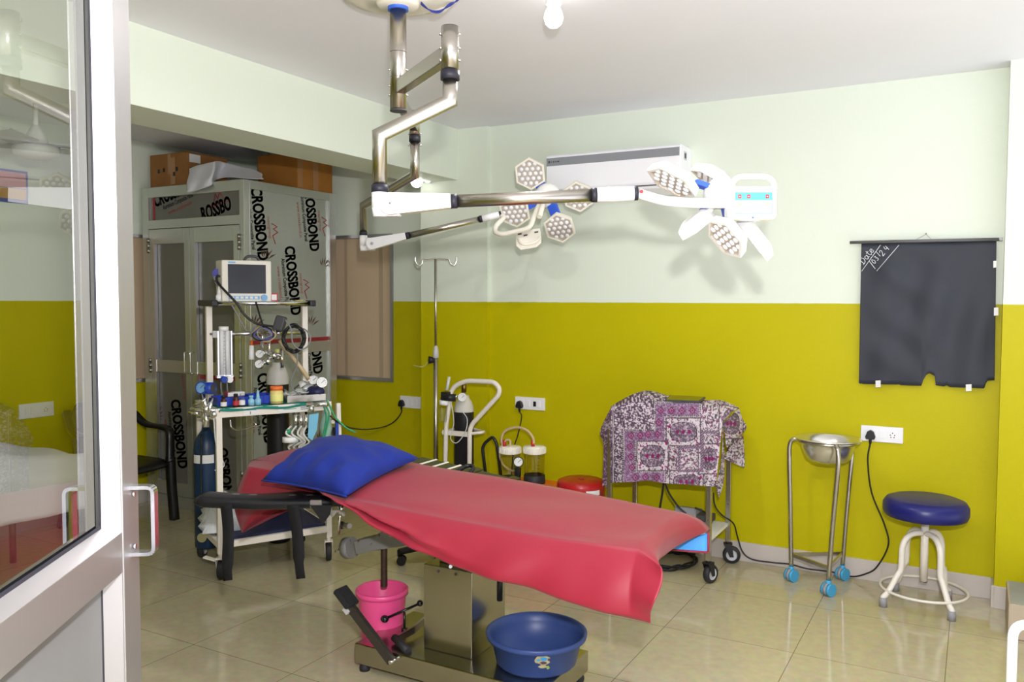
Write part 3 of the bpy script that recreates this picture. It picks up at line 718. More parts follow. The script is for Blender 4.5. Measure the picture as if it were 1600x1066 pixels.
for lt, dx in ((D_, 0), (a_l, .80), (t_l, 1.5), (e_l, 2.05)): letter(x0+dx*36*math.cos(AB), y0-dx*36*math.sin(AB), AB, 36, lt)
letter(236, 258, R(48), 28, n0); letter(252, 240, R(48), 28, n3); letter(284, 214, R(48), 34, n2); letter(308, 188, R(48), 34, n4)
b.build('chalk_writing', None, hc)
# framed picture and fan in the left bay
mat('pic_blue', (.10, .14, .45), .4); mat('pic_pink', (.75, .35, .38), .4); mat('pic_gold', (.65, .36, .08), .4)
pz0, pz1 = 2.205, 2.42; py0, py1 = 3.06, 3.325
pf = thing('framed_poster', 'small framed colour poster high on the left wall behind the door glass', 'poster', (XL, (py0+py1)/2, pz0))
b = MB().m('pic_blue').box((XL+.01, (py0+py1)/2, (pz0+pz1)/2), (.02, py1-py0, pz1-pz0), bev=.002); b.build('frame', None, pf)
b = MB().m('pic_pink').box((XL+.021, (py0+py1)/2, pz0+.15), (.003, py1-py0-.03, .10)); b.m('pic_gold').box((XL+.021, (py0+py1)/2, pz0+.06), (.003, py1-py0-.03, .07)); b.build('picture', None, pf)
fx = -4.55; fm = atx(57, 236, fx)
fn = thing('ceiling_fan', 'white ceiling fan hanging in the left bay seen through the door glass', 'fan', up(fm, CZ))
b = MB().m('white').cyl(up(fm, fm.z+.1), up(fm, CZ), .013, seg=12); b.lathe(up(fm, CZ), [(.055, 0), (.05, -.03), (.02, -.06), (.013, -.065)], seg=20); b.build('down_rod', None, fn)
b = MB().m('white').lathe(up(fm, fm.z), [(.001, -.045), (.07, -.04), (.115, -.02), (.118, .015), (.095, .03), (.06, .04), (.055, .075), (.03, .12), (.014, .14)], seg=32); b.build('motor', None, fn)
mat('fan_blade', (.55, .55, .53), .4)
for k in range(3):
    a = R(65+120*k); dd = V(math.cos(a), math.sin(a), 0); nn = V(-dd.y, dd.x, 0)
    b = MB().m('fan_blade').box(up(fm, fm.z+.028)+dd*.27, (.32, .13, .006), axes=(dd, (nn+V(0, 0, .18)).normalized(), dd.cross((nn+V(0, 0, .18)).normalized()))); b.bar(up(fm, fm.z+.025)+dd*.09, up(fm, fm.z+.028)+dd*.16, .05, .008); b.build('blade', None, fn)
# ---------------------------------------------------------------- operating table
mat('drape', (.285, .011, .030), .48, sheen=.10, noise=.06, nscale=7, bump=.08)
mat('drape_lining', (.05, .30, .75), .6)
mat('pillow', (.011, .026, .215), .8, noise=.16, nscale=7, sheen=.04, bump=.2, spec=.2)
mat('leatherette', (.012, .012, .015), .33, bump=.12, nscale=120)
mat('worn', (.26, .24, .215), .8, noise=.3, nscale=60)
mat('cast_grey', (.20, .20, .195), .38, noise=.15, nscale=25, dirt=((.10, .035, .02), .60)); mat('bar_dark', (.085, .075, .07), .25, .7)
mat('velcro', (.006, .006, .007), .9)
mat('screw_rust', (.06, .035, .025), .5, .5, noise=.5, nscale=90)
ot = thing('operating_table', 'steel operating table with a black arm board, under the red drape', 'operating table', V(-1.7, 2.9, 0))
BX0, BX1, BY0, BY1 = -2.262, atz(880, 1052, .122).x, 2.69, 3.11
b = MB().m('steel_box').box(((BX0+BX1)/2, (BY0+BY1)/2, .079), (BX1-BX0, BY1-BY0, .086), bev=.004)
b.build('base_plinth', None, ot)
for x, y in ((BX0+.03, BY0+.03), (BX0+.03, BY1-.03), (BX1-.03, BY0+.03), (BX1-.03, BY1-.03)):
    b = MB().m('rubber').lathe(V(x, y, 0), [(.001, 0), (.022, 0), (.024, .012), (.018, .036), (.001, .036)], seg=18); b.build('foot', None, ot)
# column: tall box
c0 = atz(662.5, 1012, .122); c1 = atz(737, 1031.6, .122)
CX0, CX1, CY0 = c0.x, c1.x, (c0.y+c1.y)/2; CY1 = CY0+.27
zt = aty(662, 881, CY0).z
b = MB().m('steel_box').box(((CX0+CX1)/2, (CY0+CY1)/2, (.122+zt)/2), (CX1-CX0, CY1-CY0, zt-.122), bev=.004)
for x, z in ((CX0+.075, zt-.02), (CX0+.16, zt-.018)): b.m('dark_grey').cyl(V(x, CY0-.002, z), V(x, CY0+.002, z), .006, seg=12)
b.build('column_cover', None, ot)
b = MB().m('steel_old').box(((CX0+CX1)/2, (CY0+CY1)/2, (zt+.66)/2), (.15, .17, .66-zt), bev=.004); b.build('inner_column', None, ot)
b = MB().m('chrome').cyl(V(CX0+.13, CY0+.02, zt+.012), V(CX0+.17, CY0-.055, zt+.03), .009, .007, seg=14); b.build('crank_spigot', None, ot)
b = MB().m('black').cyl(V(CX1+.10, CY0+.05, zt-.11), V(CX1+.10, CY0+.05, zt+.02), .012, seg=14); b.build('hanging_grip', None, ot)
# top frame and mattress
def ztop(x, y):                                          # the top slopes a little to the foot end
    t = (x+2.95)/2.0; f = lerp(.822, .762, t); n = lerp(.80, .785, t); s_ = (y-2.5)/.6
    return lerp(n, f, s_)-.012
XF, XH = -.96, -2.02
b = MB().m('steel_old'); b.box((-1.5, 2.8, .66), (1.0, .42, .04))
for yy in (2.56, 3.04): b.bar(V(-1.66, yy, .66), V(-1.02, yy, .655), .012, .035)
b.build('top_frame', None, ot)
b = MB().m('leatherette')
rows = []
for x in (XH, -1.9, -1.7, -1.4, XF+.01):
    rows.append([V(x, y, ztop(x, y)-.002) for y in (2.515, 2.8, 3.085)])
low = [[p-V(0, 0, .085) for p in r] for r in rows]
g1 = b.grid(rows, False); g2 = b.grid(low, False)
n_ = len(rows)
for i in range(n_-1):
    for j in (0, 2): b.face([g1[i][j], g1[i+1][j], g2[i+1][j], g2[i][j]])
for i in (0, n_-1):
    for j in range(2): b.face([g1[i][j], g1[i][j+1], g2[i][j+1], g2[i][j]])
b.build('mattress', None, ot, bev=.012)
b = MB().m('leatherette').box((-2.37, 2.93, .765), (.46, .24, .07), bev=.012); b.build('head_rest', None, ot)
# head-end casting with screw spindle
A0 = aty(546, 856, 2.88); A1 = aty(628, 846, 2.88)
dA = (A1-A0).normalized(); uA = V(0, 0, 1)
b = MB().m('cast_grey')
o_ = [aty(x, y, 2.84) for x, y in ((552, 846), (584, 839), (602, 827), (645, 838), (645, 852), (603, 858), (556, 867))]
b.prism(o_, V(0, .08, 0)); b.build('head_casting', None, ot, bev=.004)
b = MB().m('cast_grey').cyl(A0+dA*.02, A0-dA*.02, .048, seg=28); b.m('grey').cyl(A0-dA*.01, A0-dA*.035, .03, seg=24); b.m('chrome').cyl(A0-dA*.03, A0-dA*.055, .016, .012, seg=16); b.cyl(A0-dA*.05+uA*-.005, A0-dA*.085-uA*.01, .008, .006, seg=12); b.build('crank_shaft', None, ot)
sx = aty(600, 858, 2.9).x
prof = []; zz = .30
while zz < .475: prof += [(.0125, zz), (.016, zz+.0035)]; zz += .007
b = MB().m('screw_rust').lathe(V(sx, 2.9, 0), [(.001, .298)]+prof, seg=16); b.build('screw_spindle', None, ot)
b = MB().m('steel_old').bar(V(sx+.02, 2.9, .50), V(sx+.30, 2.86, .66), .07, .05); b.build('brace', None, ot)
b = MB().m('steel_old').cyl(V(-2.36, 2.74, .60), V(-2.31, 2.72, .61), .012, seg=12); b.m('black').ball(V(-2.375, 2.745, .598), .017, 12, 8); b.build('clamp_knob', None, ot)
# foot pedal on a long bar
PB0 = aty(612, 1034, 2.665); PB1 = aty(545, 945, 2.665)
b = MB().m('bar_dark').bar(PB0, PB1, .022, .040, up=(1, 0, .4), bev=.003); b.m('chrome').cyl(PB0+V(.0, -.012, 0), PB0+V(0, .035, 0), .008, seg=14); b.build('pedal_bar', None, ot)
dP = (PB1-PB0).normalized(); nP = V(0, -1, 0).cross(dP).normalized()
b = MB(); b.m('rubber'); pc = PB1+dP*.03+V(.0, 0, .0)
A_ = (dP, V(0, 1, 0), dP.cross(V(0, 1, 0)))
b.box(pc+A_[2]*-.014, (.095, .075, .022), axes=A_, bev=.006)
for k in range(6): b.box(pc-A_[2]*.026+V(0, -.028+.011*k, 0), (.085, .005, .004), axes=A_); b.box(pc-V(0, .0375, 0)-A_[2]*.02+A_[2]*(.004*k-.006), (.085, .002, .0016), axes=A_)
b.build('pedal_pad', None, ot)
b = MB().m('light_grey').box(PB1+dP*-.012+A_[2]*.018, (.03, .04, .022), axes=A_, bev=.003); b.build('pedal_bracket', None, ot)
# levers on the plinth
L0 = atz(632, 985, .122)
b = MB().m('black_gloss').lathe(L0, [(.001, 0), (.014, 0), (.014, .008), (.006, .012)], seg=14); b.cyl(L0, L0+V(0, 0, .08), .0055, seg=12)
q = L0+V(0, 0, .085); b.cyl(q+V(-.05, -.05, -.02), q+V(.05, .035, .03), .0055, seg=12); b.ball(q+V(-.062, -.06, -.026), .016, 12, 8, (1.2, 1.1, 1)); b.ball(q+V(.055, .04, .033), .014, 12, 8)
b.build('lever', None, ot)
q0 = atz(660, 968, .16); q1 = atz(640, 990, .15); q2 = atz(622, 998, .145)
b = MB().m('steel').bar(q0+V(.02, .02, .01), q1+V(0, .03, .005), .01, .03); b.bar(q1+V(0, .03, .005), q2, .01, .03); b.m('rubber').cyl(q2+V(-.02, .0, 0), q2+V(.09, -.05, -.018), .016, seg=14); b.build('brake_pedal', None, ot)
# black arm board reaching out from the head end
a1 = atz(540, 783, .735); a0 = atz(301, 781, .735); dB = (a0-a1); LB = dB.length; dB.normalize(); wB = V(0, 0, 1).cross(dB).normalized()
if wB.y < 0: wB = -wB
b = MB().m('leatherette'); NB = 24; rowsB = []
for i in range(NB+1):
    t = i/NB; w = lerp(.30, .13, min(1, t*1.6)**.8); near = -.0 ; sag = -.012*math.sin(math.pi*t)
    e = .012 if i in (0, NB) else 0
    c = a1+dB*(LB*t); hh = .05-2*e
    bow = .03*(1-t)**2
    cr = []
    for k in range(20):
        a = 2*math.pi*k/20; ca, sa = math.cos(a), math.sin(a)
        px_ = math.copysign(abs(ca)**.45, ca)*(w/2-e)+w/2+bow; pz_ = math.copysign(abs(sa)**.6, sa)*hh/2
        cr.append(b.bm.verts.new(c+wB*px_+V(0, 0, pz_+sag-.012)))
    rowsB.append(cr)
b.skin(rowsB)
for t, off in ((.25, .012), (.36, .008), (.16, .004), (.62, .01), (.75, .02)):
    c = a1+dB*(LB*t)+wB*(.03+off)+V(0, 0, .0125)
    b.m('worn'); rr = random.Random(int(t*100)); n = 7
    b.poly([c+dB*(.022*rr.uniform(.5, 1.3)*math.cos(2*math.pi*k/n))+wB*(.010*rr.uniform(.3, 1.2)*math.sin(2*math.pi*k/n))+V(0, 0, .0012) for k in range(n)])
ab = b.build('arm_board', None, ot)
b = MB().m('worn'); c = a1+dB*(LB*.20)
b.box(c+wB*.018+V(0, 0, -.018), (.05, .012, .034), axes=(dB, wB, V(0, 0, 1)), bev=.004); b.build('tape_patch', None, ab)
b = MB().m('worn'); rr = random.Random(5)
b.grid([[a1+dB*(LB*t)+wB*(.004+.006*math.sin(t*60))+V(0, 0, -.040-.018*k*(1+.6*math.sin(t*90))) for t in [.005+.01*i for i in range(14)]] for k in range(2)]); b.build('torn_cover', None, ab)
for (p0, p1, dy, kink) in (((358, 800), (358, 908), .0, .8), ((462, 800), (472, 905), .0, .75)):
    s0 = atz(p0[0]-2, p0[1], .70); e0 = (s0-CP).dot(CF)
    w = .026
    b = MB().m('velcro'); L_ = []
    for i in range(15):
        t = i/14; py = lerp(p0[1]-10, p1[1], t); px = lerp(p0[0]-5, p1[0], t)+(5*math.sin(t*5))*.4
        ww = 17*(1 if t < kink else .78); L_.append([atd(px-ww/2, py, e0+.01*math.sin(t*7)), atd(px+ww/2, py-1.5, e0-.02+.01*math.sin(t*7))])
    b.grid(L_); b.build('velcro_strap', None, ab, solid=.004, off=0)
b = MB().m('leatherette'); b.prism([atd(484, 790, 3.47), atd(518, 790, 3.47), atd(516, 804, 3.47), atd(504, 820, 3.47), atd(496, 806, 3.47)], CF*.008); b.build('strap_tail', None, ab)
b = MB().m('chrome').cyl(aty(532, 788, 2.72), aty(529, 835, 2.72), .0085, .005, seg=12); b.cyl(aty(533, 785, 2.72), aty(532, 805, 2.72), .013, seg=12); b.build('clamp_rod', None, ot)

# ---------------------------------------------------------------- red drape
dr = thing('drape', 'red surgical drape with blue lining covering the operating table', 'drape', V(-1.9, 2.8, .5))
def far_pt(px, py): return aty(px, py, 3.1)
# station table along the table: px of far edge, near edge, near hem
near_edge = [(506, 770), (524, 775), (547, 779), (600, 789), (650, 799), (700, 808), (760, 818), (852, 834), (930, 844), (997, 853)]
hem = [(508, 773), (522, 779), (540, 789), (572, 813), (612, 839), (655, 861), (716, 888), (805, 914), (905, 945), (985, 968)]
far = [(395, 716), (470, 698), (560, 700), (605, 710), (660, 722), (720, 733), (790, 745), (890, 763), (990, 782), (1068, 797)]
def resamp(pts, n):
    q = smooth_path([V(a, b_, 0) for a, b_ in pts], 12); d = [0]
    for a, b_ in zip(q, q[1:]): d.append(d[-1]+(b_-a).length)
    o = []
    for i in range(n+1):
        s_ = d[-1]*i/n; k = max(0, min(len(q)-2, int(np.searchsorted(d, s_)-1))); t = (s_-d[k])/max(1e-9, d[k+1]-d[k]); o.append(q[k].lerp(q[k+1], t))
    return o
NS = 110
# parametrise all three by station index (same number of control points)
def stat(pts, s_):
    q = s_*(len(pts)-1); i = min(int(q), len(pts)-2); t = q-i
    p = [V(*pts[max(0, min(len(pts)-1, i+k))], 0) for k in (-1, 0, 1, 2)]
    return .5*((2*p[1])+(p[2]-p[0])*t+(2*p[0]-5*p[1]+4*p[2]-p[3])*t*t+(3*p[1]-p[0]-3*p[2]+p[3])*t**3)
P = []
for i in range(NS+1):
    s_ = i/NS; f = stat(far, s_); n = stat(near_edge, s_); h = stat(hem, s_)
    F = aty(f.x, f.y, 3.09); N = aty(n.x, n.y, 2.50); 
    yh = 2.50-.035-.07*s_-.03*math.sin(s_*math.pi)
    H = aty(h.x, h.y, yh)
    row = []
    Ff = F+V(.0, .04, -.22+.19*s_)
    for k in range(8): row.append(Ff.lerp(F+V(0, .012, -.02), k/8))
    for k in range(15):                                   # top
        t = k/14; p = F.lerp(N, t)
        edge = (abs(t-.5)*2)**8
        p = p+V(0, 0, -.010*edge+.0035*math.sin(s_*23+t*4)*(1-edge)+.003*math.sin(t*9+s_*11))
        row.append(p)
    m = 20
    fold = min(1, s_*3.0)
    for k in range(1, m+1):                               # near flap
        t = k/m; p = N.lerp(H, t)
        bulge = .030*math.sin(math.pi*t)**.7*(.4+.6*s_)
        wave = .012*math.sin(s_*34+t*2.2)*t*(1-.3*t)*fold+.034*math.exp(-((t-(.25+1.0*(s_-.12)))/.09)**2)*math.exp(-((s_-.30)/.24)**2)-.026*math.exp(-((t-(.42+1.0*(s_-.12)))/.10)**2)*math.exp(-((s_-.30)/.24)**2)+.022*math.exp(-((t-(.62+1.2*(s_-.12)))/.08)**2)*math.exp(-((s_-.22)/.18)**2)+.010*math.sin(s_*60+t)*math.exp(-((s_-.75)/.2)**2)*t*.6
        p = p+V(0, -bulge-wave, .004*math.sin(t*math.pi))
        row.append(p)
    P.append(row)
# foot end: the cloth folds down over the edge, its near corner standing out as an ear
foot_low = [(1110, 829), (1080, 842), (1054, 856), (1038, 868), (1027, 878), (1032, 885)]
last = P[-1]; NE = 12
Nn = aty(1033, 884, 2.415); Hn = aty(1020, 977, 2.385)
endrow = [last[0].lerp(aty(1110, 829, 3.16), 1.0) for k in range(8)]
for k in range(15):
    w = k/14; a = stat(foot_low, w); endrow.append(aty(a.x, a.y, lerp(3.16, 2.415, w)))
for k in range(1, 21):
    t = k/20; endrow.append(Nn.lerp(Hn, t)+V(.012*math.sin(t*5), -.02*math.sin(math.pi*t)+.012*math.sin(t*8), 0))
for k in range(1, NE+1):
    t = k/NE; row = []
    for q in range(len(last)):
        w = max(0, min(1, (q-8)/14)); c_ = math.sin(math.pi*t)
        lift = .008*c_*(1 if 8 <= q <= 19 else .0) if q <= 22 else 0
        row.append(last[q].lerp(endrow[q], t)+V(.014*c_*(1 if 8 <= q <= 21 else .1), 0, lift))
    P.append(row)
b = MB().m('drape'); g = b.grid(P)
b.build('drape_cloth', None, dr, weld=.0004, solid=.003, off=0, sub=0)
# far corner flap showing its lining
C0 = far_pt(1068, 797); C1 = aty(1110, 829, 3.16); C2 = aty(1110, 860, 3.14); C3 = aty(1057, 857, 3.10)
def flap(mb, A, B, C_, D, bulge):
    rows = []
    for i in range(9):
        u = i/8; rows.append([A.lerp(B, u).lerp(D.lerp(C_, u), v/8)+bulge*math.sin(math.pi*v/8)*math.sin(math.pi*u) for v in range(9)])
    mb.grid(rows)
b = MB().m('drape_lining'); flap(b, C3+V(-.03, -.03, .02), C1+V(0, -.03, -.002), C2+V(0, -.03, 0), C3+V(-.03, -.03, 0), V(.01, .0, 0)); b.build('lining_flap', None, dr, solid=.003, off=0)
b = MB().m('drape'); 
for p, q in ((C1+V(0, -.03, 0), C2+V(0, -.03, 0)), (C2+V(0, -.03, 0), C3+V(-.03, -.03, 0))): b.tube([p, p.lerp(q, .5)+V(0, 0, -.001), q], .0045, seg=6)
b.build('hem', None, dr)
# head end: the drape turns over the head and hangs to a point
hd = [[(395, 716), (425, 708), (470, 698), (520, 694)],
      [(388, 724), (400, 735), (440, 745), (500, 768)]]
top_l = [(480, 699), (440, 706), (398, 718), (391, 722)]
left = [(391, 722), (383, 738), (374, 752), (367, 766), (364, 776)]
b = MB().m('drape')
rows = []
N_ = 14
for i in range(N_+1):
    t = i/N_
    # sweep from the far edge line to the near point of the hanging corner
    if t < .5:
        u = t/.5; y = lerp(3.09, 2.75, u)
        L = V(391-4*u, 721+9*u, 0); Rr = V(500+20*u, 698+66*u, 0)
        row = [aty(lerp(L.x, Rr.x, k/16), lerp(L.y, Rr.y, k/16)-2.5*math.sin(math.pi*k/16), y) for k in range(17)]
    else:
        u = (t-.5)/.5; y = lerp(2.75, 2.70, u)
        L = V(387-20*u-2*math.sin(u*3.1), 730+48*u, 0); Rr = V(520+2*u, 764+8*u, 0)
        row = [aty(lerp(L.x, Rr.x, k/16), lerp(L.y, Rr.y, k/16)-2.5*math.sin(math.pi*k/16)*(1-u), y-.03*u*math.sin(math.pi*k/16)) for k in range(17)]
    rows.append(row)
tip = [(364, 780), (366, 792), (370, 808), (378, 832)]
right = [(520, 776), (470, 800), (436, 808), (378, 832)]
for i in range(1, 13):
    u = i/12; L = stat(tip, u); Rr = stat([(522, 772), (470, 790), (432, 806), (380, 832)], u)
    rows.append([aty(lerp(L.x, Rr.x, k/16), lerp(L.y, Rr.y, k/16)+6*math.sin(math.pi*k/16)*u*(1-u)*2, 2.72+.03*math.sin(k/16*9+u*2)*(1-u*.5)) for k in range(17)])
b.grid(rows); b.build('head_fold', None, dr, solid=.003, off=0)

# ---------------------------------------------------------------- pillow
pl = thing('pillow', 'plump blue pillow at the head of the operating table', 'pillow', V(-2.6, 2.85, .8))
crn = [(409, 751), (541, 776), (656, 717), (500, 690)]   # near-left, near-right, far-right, far-left
yy = [2.52, 2.44, 3.02, 3.12]
Q = [aty(*p, y) for p, y in zip(crn, yy)]
print('PILLOW', [tuple(round(v, 3) for v in q) for q in Q])
b = MB().m('pillow'); N_ = 30
for sgn in (1, -1):
    rows = []
    for i in range(N_+1):
        row = []
        for j in range(N_+1):
            u, v = i/N_, j/N_
            # pull the sides in between the corners, as a stuffed cover does
            uu = u+.045*(.5-u)*2*math.sin(math.pi*v)*1.0; vv_ = v+.06*(.5-v)*2*math.sin(math.pi*u)
            p = Q[0].lerp(Q[1], uu).lerp(Q[3].lerp(Q[2], uu), vv_)
            w = (16*u*(1-u)*v*(1-v))
            h = .115*w**.45 if sgn > 0 else -.03*w**.5
            wr = .010*math.sin(u*13+v*19)*w*(1-w)*2+.006*math.sin(v*31-u*9)*w**.3*(1-w)+.012*math.sin(u*26-v*7)*math.exp(-((v-.1)/.16)**2)*w**.3
            row.append(p+V(0, 0, h+(wr if sgn > 0 else 0)))
        rows.append(row)
    b.grid(rows)
b.build('pillow_case', None, pl, weld=.0008)
b = MB().m('pillow')
seam = [Q[0], Q[1], Q[2], Q[3]]
b.tube([Q[0].lerp(Q[1], t) + (Q[3]-Q[0]).normalized()*(.06*.5*(Q[3]-Q[0]).length*2*math.sin(math.pi*t)*.5) for t in [k/16 for k in range(17)]], .004, seg=6)
b.build('piping', None, pl)
# ---------------------------------------------------------------- anaesthesia trolley
mat('cylinder_blue', (.006, .030, .075), .4, noise=.2, nscale=14); mat('cylinder_black', (.012, .012, .014), .4); mat('cylinder_white', (.62, .60, .54), .5, noise=.15, nscale=30, dirt=((.25, .20, .15), .66))
mat('green_cloth', (.010, .20, .15), .8, noise=.15, nscale=40, bump=.2); mat('blue_tray', (.010, .045, .42), .35); mat('valve_blue', (.010, .05, .35), .35)
mat('gauge_face', (.82, .82, .80), .3); mat('screen', (.028, .030, .036), .15); mat('bezel', (.70, .67, .58), .4); mat('key_blue', (.18, .38, .62), .4)
mat('purple_clip', (.10, .10, .42), .45); mat('hose_tan', (.55, .42, .24), .5); mat('hose_green', (.03, .30, .14), .4); mat('mask_blue', (.20, .52, .72), .8); mat('amber', (.06, .015, .006), .15)
mat('pale_blue_plastic', (.25, .52, .68), .25); mat('orange_lid', (.85, .18, .03), .4); mat('jar_yellow', (.75, .62, .22), .3); mat('foil', (.45, .47, .46), .35, .5, noise=.3, nscale=40, bump=.6)
mat('paper_white', (.75, .75, .73), .7); mat('plastic_bag', (.62, .64, .66), .4, noise=.1, nscale=30, bump=.5); mat('print_red', (.45, .03, .04), .5); mat('cord_grey', (.22, .22, .23), .5); mat('clear_hose', (.60, .62, .58), .2)
FM = Frame((-3.657, 3.21), math.atan2(.884, .467))
MW, MD = .63, .47
am = thing('anaesthesia_trolley', 'cream anaesthesia trolley on casters in front of the cabinet, loaded with gauges', 'anaesthesia machine', FM(MW/2, MD/2, 0))
def rail(mb, p, q, w=.03): return mb.bar(p, q, w, w)
def caster(root, p, rw, wdir, body='cream', tyre='rubber', hub='light_grey', stem=.05, fork_side=1):
    """wheel under a swivel fork; p floor point below the stem, wdir rolling direction"""
    wdir = Vector(wdir).normalized(); ax = V(-wdir.y, wdir.x, 0); c = V(p[0], p[1], rw)-wdir*.022
    b = MB().m(tyre).lathe(c, [(rw*.62, -.017), (rw*.92, -.016), (rw, -.009), (rw, .009), (rw*.92, .016), (rw*.62, .017)], axis=ax, seg=28)
    b.m(hub).lathe(c, [(.001, -.013), (rw*.3, -.016), (rw*.62, -.012), (rw*.63, -.017)], axis=ax, seg=24); b.lathe(c, [(rw*.63, .017), (rw*.62, .012), (rw*.3, .016), (.001, .013)], axis=ax, seg=24)
    w = b.build('caster', None, root)
    b = MB().m(body); top = V(p[0], p[1], rw*2+.012)
    for s_ in (-1, 1): b.prism([c+ax*(s_*.021)+wdir*.012+V(0, 0, -.01), c+ax*(s_*.021)-wdir*.012+V(0, 0, -.01), top+ax*(s_*.021)-wdir*.022, top+ax*(s_*.021)+wdir*.022], ax*(s_*.003))
    b.box(top+V(0, 0, .002), (.05, .048, .006), axes=(wdir, ax, V(0, 0, 1))); b.cyl(top, top+V(0, 0, stem), .012, seg=12)
    b.build('caster_fork', None, w); return w
ztab = FM.onb(345, 640, 0)[1]
zsh = .20
for a, bb, wd_ in ((0, 0, V(.6, -.9, 0)), (MW, 0, V(.7, -.7, 0)), (0, MD, V(.5, -.9, 0)), (MW, MD, V(.7, -.8, 0))):
    w = caster(am, FM(a, bb, 0), .056, wd_)
p_ = FM(0, 0, .115); b = MB().m('cream').bar(p_+V(-.02, -.015, .0), p_+V(-.085, -.04, .015), .03, .008); b.build('caster_brake', None, am)
for a, bb, name in ((0, 0, 'leg'), (MW, 0, 'leg'), (0, MD, 'leg'), (MW, MD, 'leg')):
    b = MB().m('cream').box(FM(a, bb, (.15+ztab)/2), (.032, .032, ztab-.15), rz=FM.ang, bev=.002)
    if a == 0 and bb == 0:
        for zz in (.42, .455): b.m('black').cyl(FM(a-.0, bb-.017, zz), FM(a, bb-.0155, zz), .005, seg=8)
    b.build(name, None, am)
b = MB().m('cream')
for z in (zsh,):
    b.bar(FM(0, 0, z), FM(MW, 0, z), .03, .035); b.bar(FM(0, MD, z), FM(MW, MD, z), .03, .035); b.bar(FM(0, 0, z), FM(0, MD, z), .03, .035); b.bar(FM(MW, 0, z), FM(MW, MD, z), .03, .035)
b.build('lower_frame', None, am)
mat('navy', (.008, .012, .06), .5)
b = MB().m('navy').box(FM(MW/2, MD/2, zsh+.025), (MW-.03, MD-.02, .02), rz=FM.ang); b.build('lower_shelf', None, am)
b = MB().m('cream'); b.bar(FM(-.02, -.005, ztab-.02), FM(MW+.02, -.005, ztab-.02), .02, .05, bev=.002); b.bar(FM(-.02, MD, ztab-.02), FM(MW+.02, MD, ztab-.02), .02, .05); b.bar(FM(-.01, 0, ztab-.02), FM(-.01, MD, ztab-.02), .02, .05); b.bar(FM(MW+.01, 0, ztab-.02), FM(MW+.01, MD, ztab-.02), .02, .05)
b.box(FM(MW/2, MD/2, ztab-.003), (MW+.02, MD, .006), rz=FM.ang); b.build('work_shelf', None, am)
mat('ink_dark', (.02, .025, .06), .6)
b = MB(); 
for x0, x1, dz, m_ in ((.13, .22, 0, 'paper_white'), (.33, .56, 0, 'paper_white')): b.m(m_).box(FM((x0+x1)/2, -.0162, ztab-.02), (x1-x0, .0015, .038), rz=FM.ang)
b.m('ink_dark').text('1', FM(.165, -.0175, ztab-.036), FM.u, V(0, 0, 1), .022, bold=.001); 
for a_, z_, w_, m_ in ((.36, -.012, .06, 'hose_green'), (.36, -.022, .075, 'hose_green'), (.46, -.008, .075, 'ink_dark'), (.46, -.017, .05, 'ink_dark'), (.46, -.027, .06, 'ink_dark'), (.155, -.012, .05, 'key_blue')):
    b.m(m_).box(FM(a_+w_/2, -.0175, ztab+z_), (w_, .001, .0035), rz=FM.ang)
b.build('label_strip', None, am)
# upper posts, mid rail, top shelf
BP = .33
aL = FM.onb(327, 560, BP)[0]; aR = FM.onb(476, 560, BP)[0]; ztop_ = FM.onb(400, 474, BP-.14)[1]
zsl = ztop_
for a in (aL, aR):
    b = MB().m('cream').bar(FM(a, BP, ztab), FM(a, BP, zsl-.01), .034, .034, up=FM.v, bev=.002); b.build('post', None, am)
zr = FM.onb(400, 521, BP)[1]
b = MB().m('chrome').cyl(FM(aL+.0, BP-.01, zr), FM(aR, BP-.01, zr), .013, seg=16); b.m('light_grey').box(FM(aL+.045, BP-.02, zr), (.06, .02, .04), rz=FM.ang); b.build('cross_rail', None, am)
bf = BP-.16; bk = BP+.16
a0 = FM.onb(336, 471, bf)[0]; a1 = FM.onb(489, 471, bf)[0]
b = MB().m('chrome').cyl(FM(a0, bf, zsl), FM(a1, bf, zsl), .0125, seg=16); b.m('white').box(FM((a0+a1)/2, (bf+bk)/2, zsl+.004), (a1-a0-.01, bk-bf-.02, .008), rz=FM.ang); b.build('top_shelf', None, am)
for a in (a0, a1):
    b = MB().m('black').bar(FM(a-.008, bf-.03, zsl), FM(a-.008, bk, zsl), .036, .036, bev=.006); b.build('shelf_bumper', None, am)
# flow meter
fa, fz = FM.onb(350, 552, BP-.05)
z0_, z1_ = FM.onb(350, 588, BP-.05)[1], FM.onb(350, 517, BP-.05)[1]
fm_ = MB().m('chrome')
for s_ in (-1, 1): fm_.bar(FM(fa+s_*.038, BP-.05, z0_), FM(fa+s_*.038, BP-.05, z1_), .007, .05, up=FM.v)
fm_.m('white').box(FM(fa, BP-.035, (z0_+z1_)/2), (.07, .004, z1_-z0_), rz=FM.ang); fm_.m('chrome').box(FM(fa, BP-.05, z0_), (.09, .05, .016), rz=FM.ang); fm_.m('white').cyl(FM(fa, BP-.05, z1_), FM(fa, BP-.05, z1_+.025), .028, seg=18)
fo = fm_.build('flow_meter', None, am)
b = MB().m('paper_white')
for s_ in (-1, 1): b.cyl(FM(fa+s_*.016, BP-.06, z0_+.008), FM(fa+s_*.016, BP-.06, z1_), .011, seg=14)
b.build('glass_tube', None, fo)
b = MB().m('print_red'); 
for s_ in (-1, 1): b.ball(FM(fa+s_*.016, BP-.06, z0_+.02), .007, 10, 6)
b.m('dark_grey')
for k in range(14): b.box(FM(fa, BP-.0372, z0_+.05+k*.022), (.02 if k % 2 else .03, .001, .0014), rz=FM.ang)
b.build('scale', None, fo)
for px, m_ in ((350, 'valve_blue'), (358, 'white')):
    a, z = FM.onb(px, 593, BP-.09); b = MB().m(m_).cyl(FM(a, BP-.05, z), FM(a, BP-.11, z), .019, seg=16); b.build('flow_knob', None, fo)
b = MB().m('cord_grey')
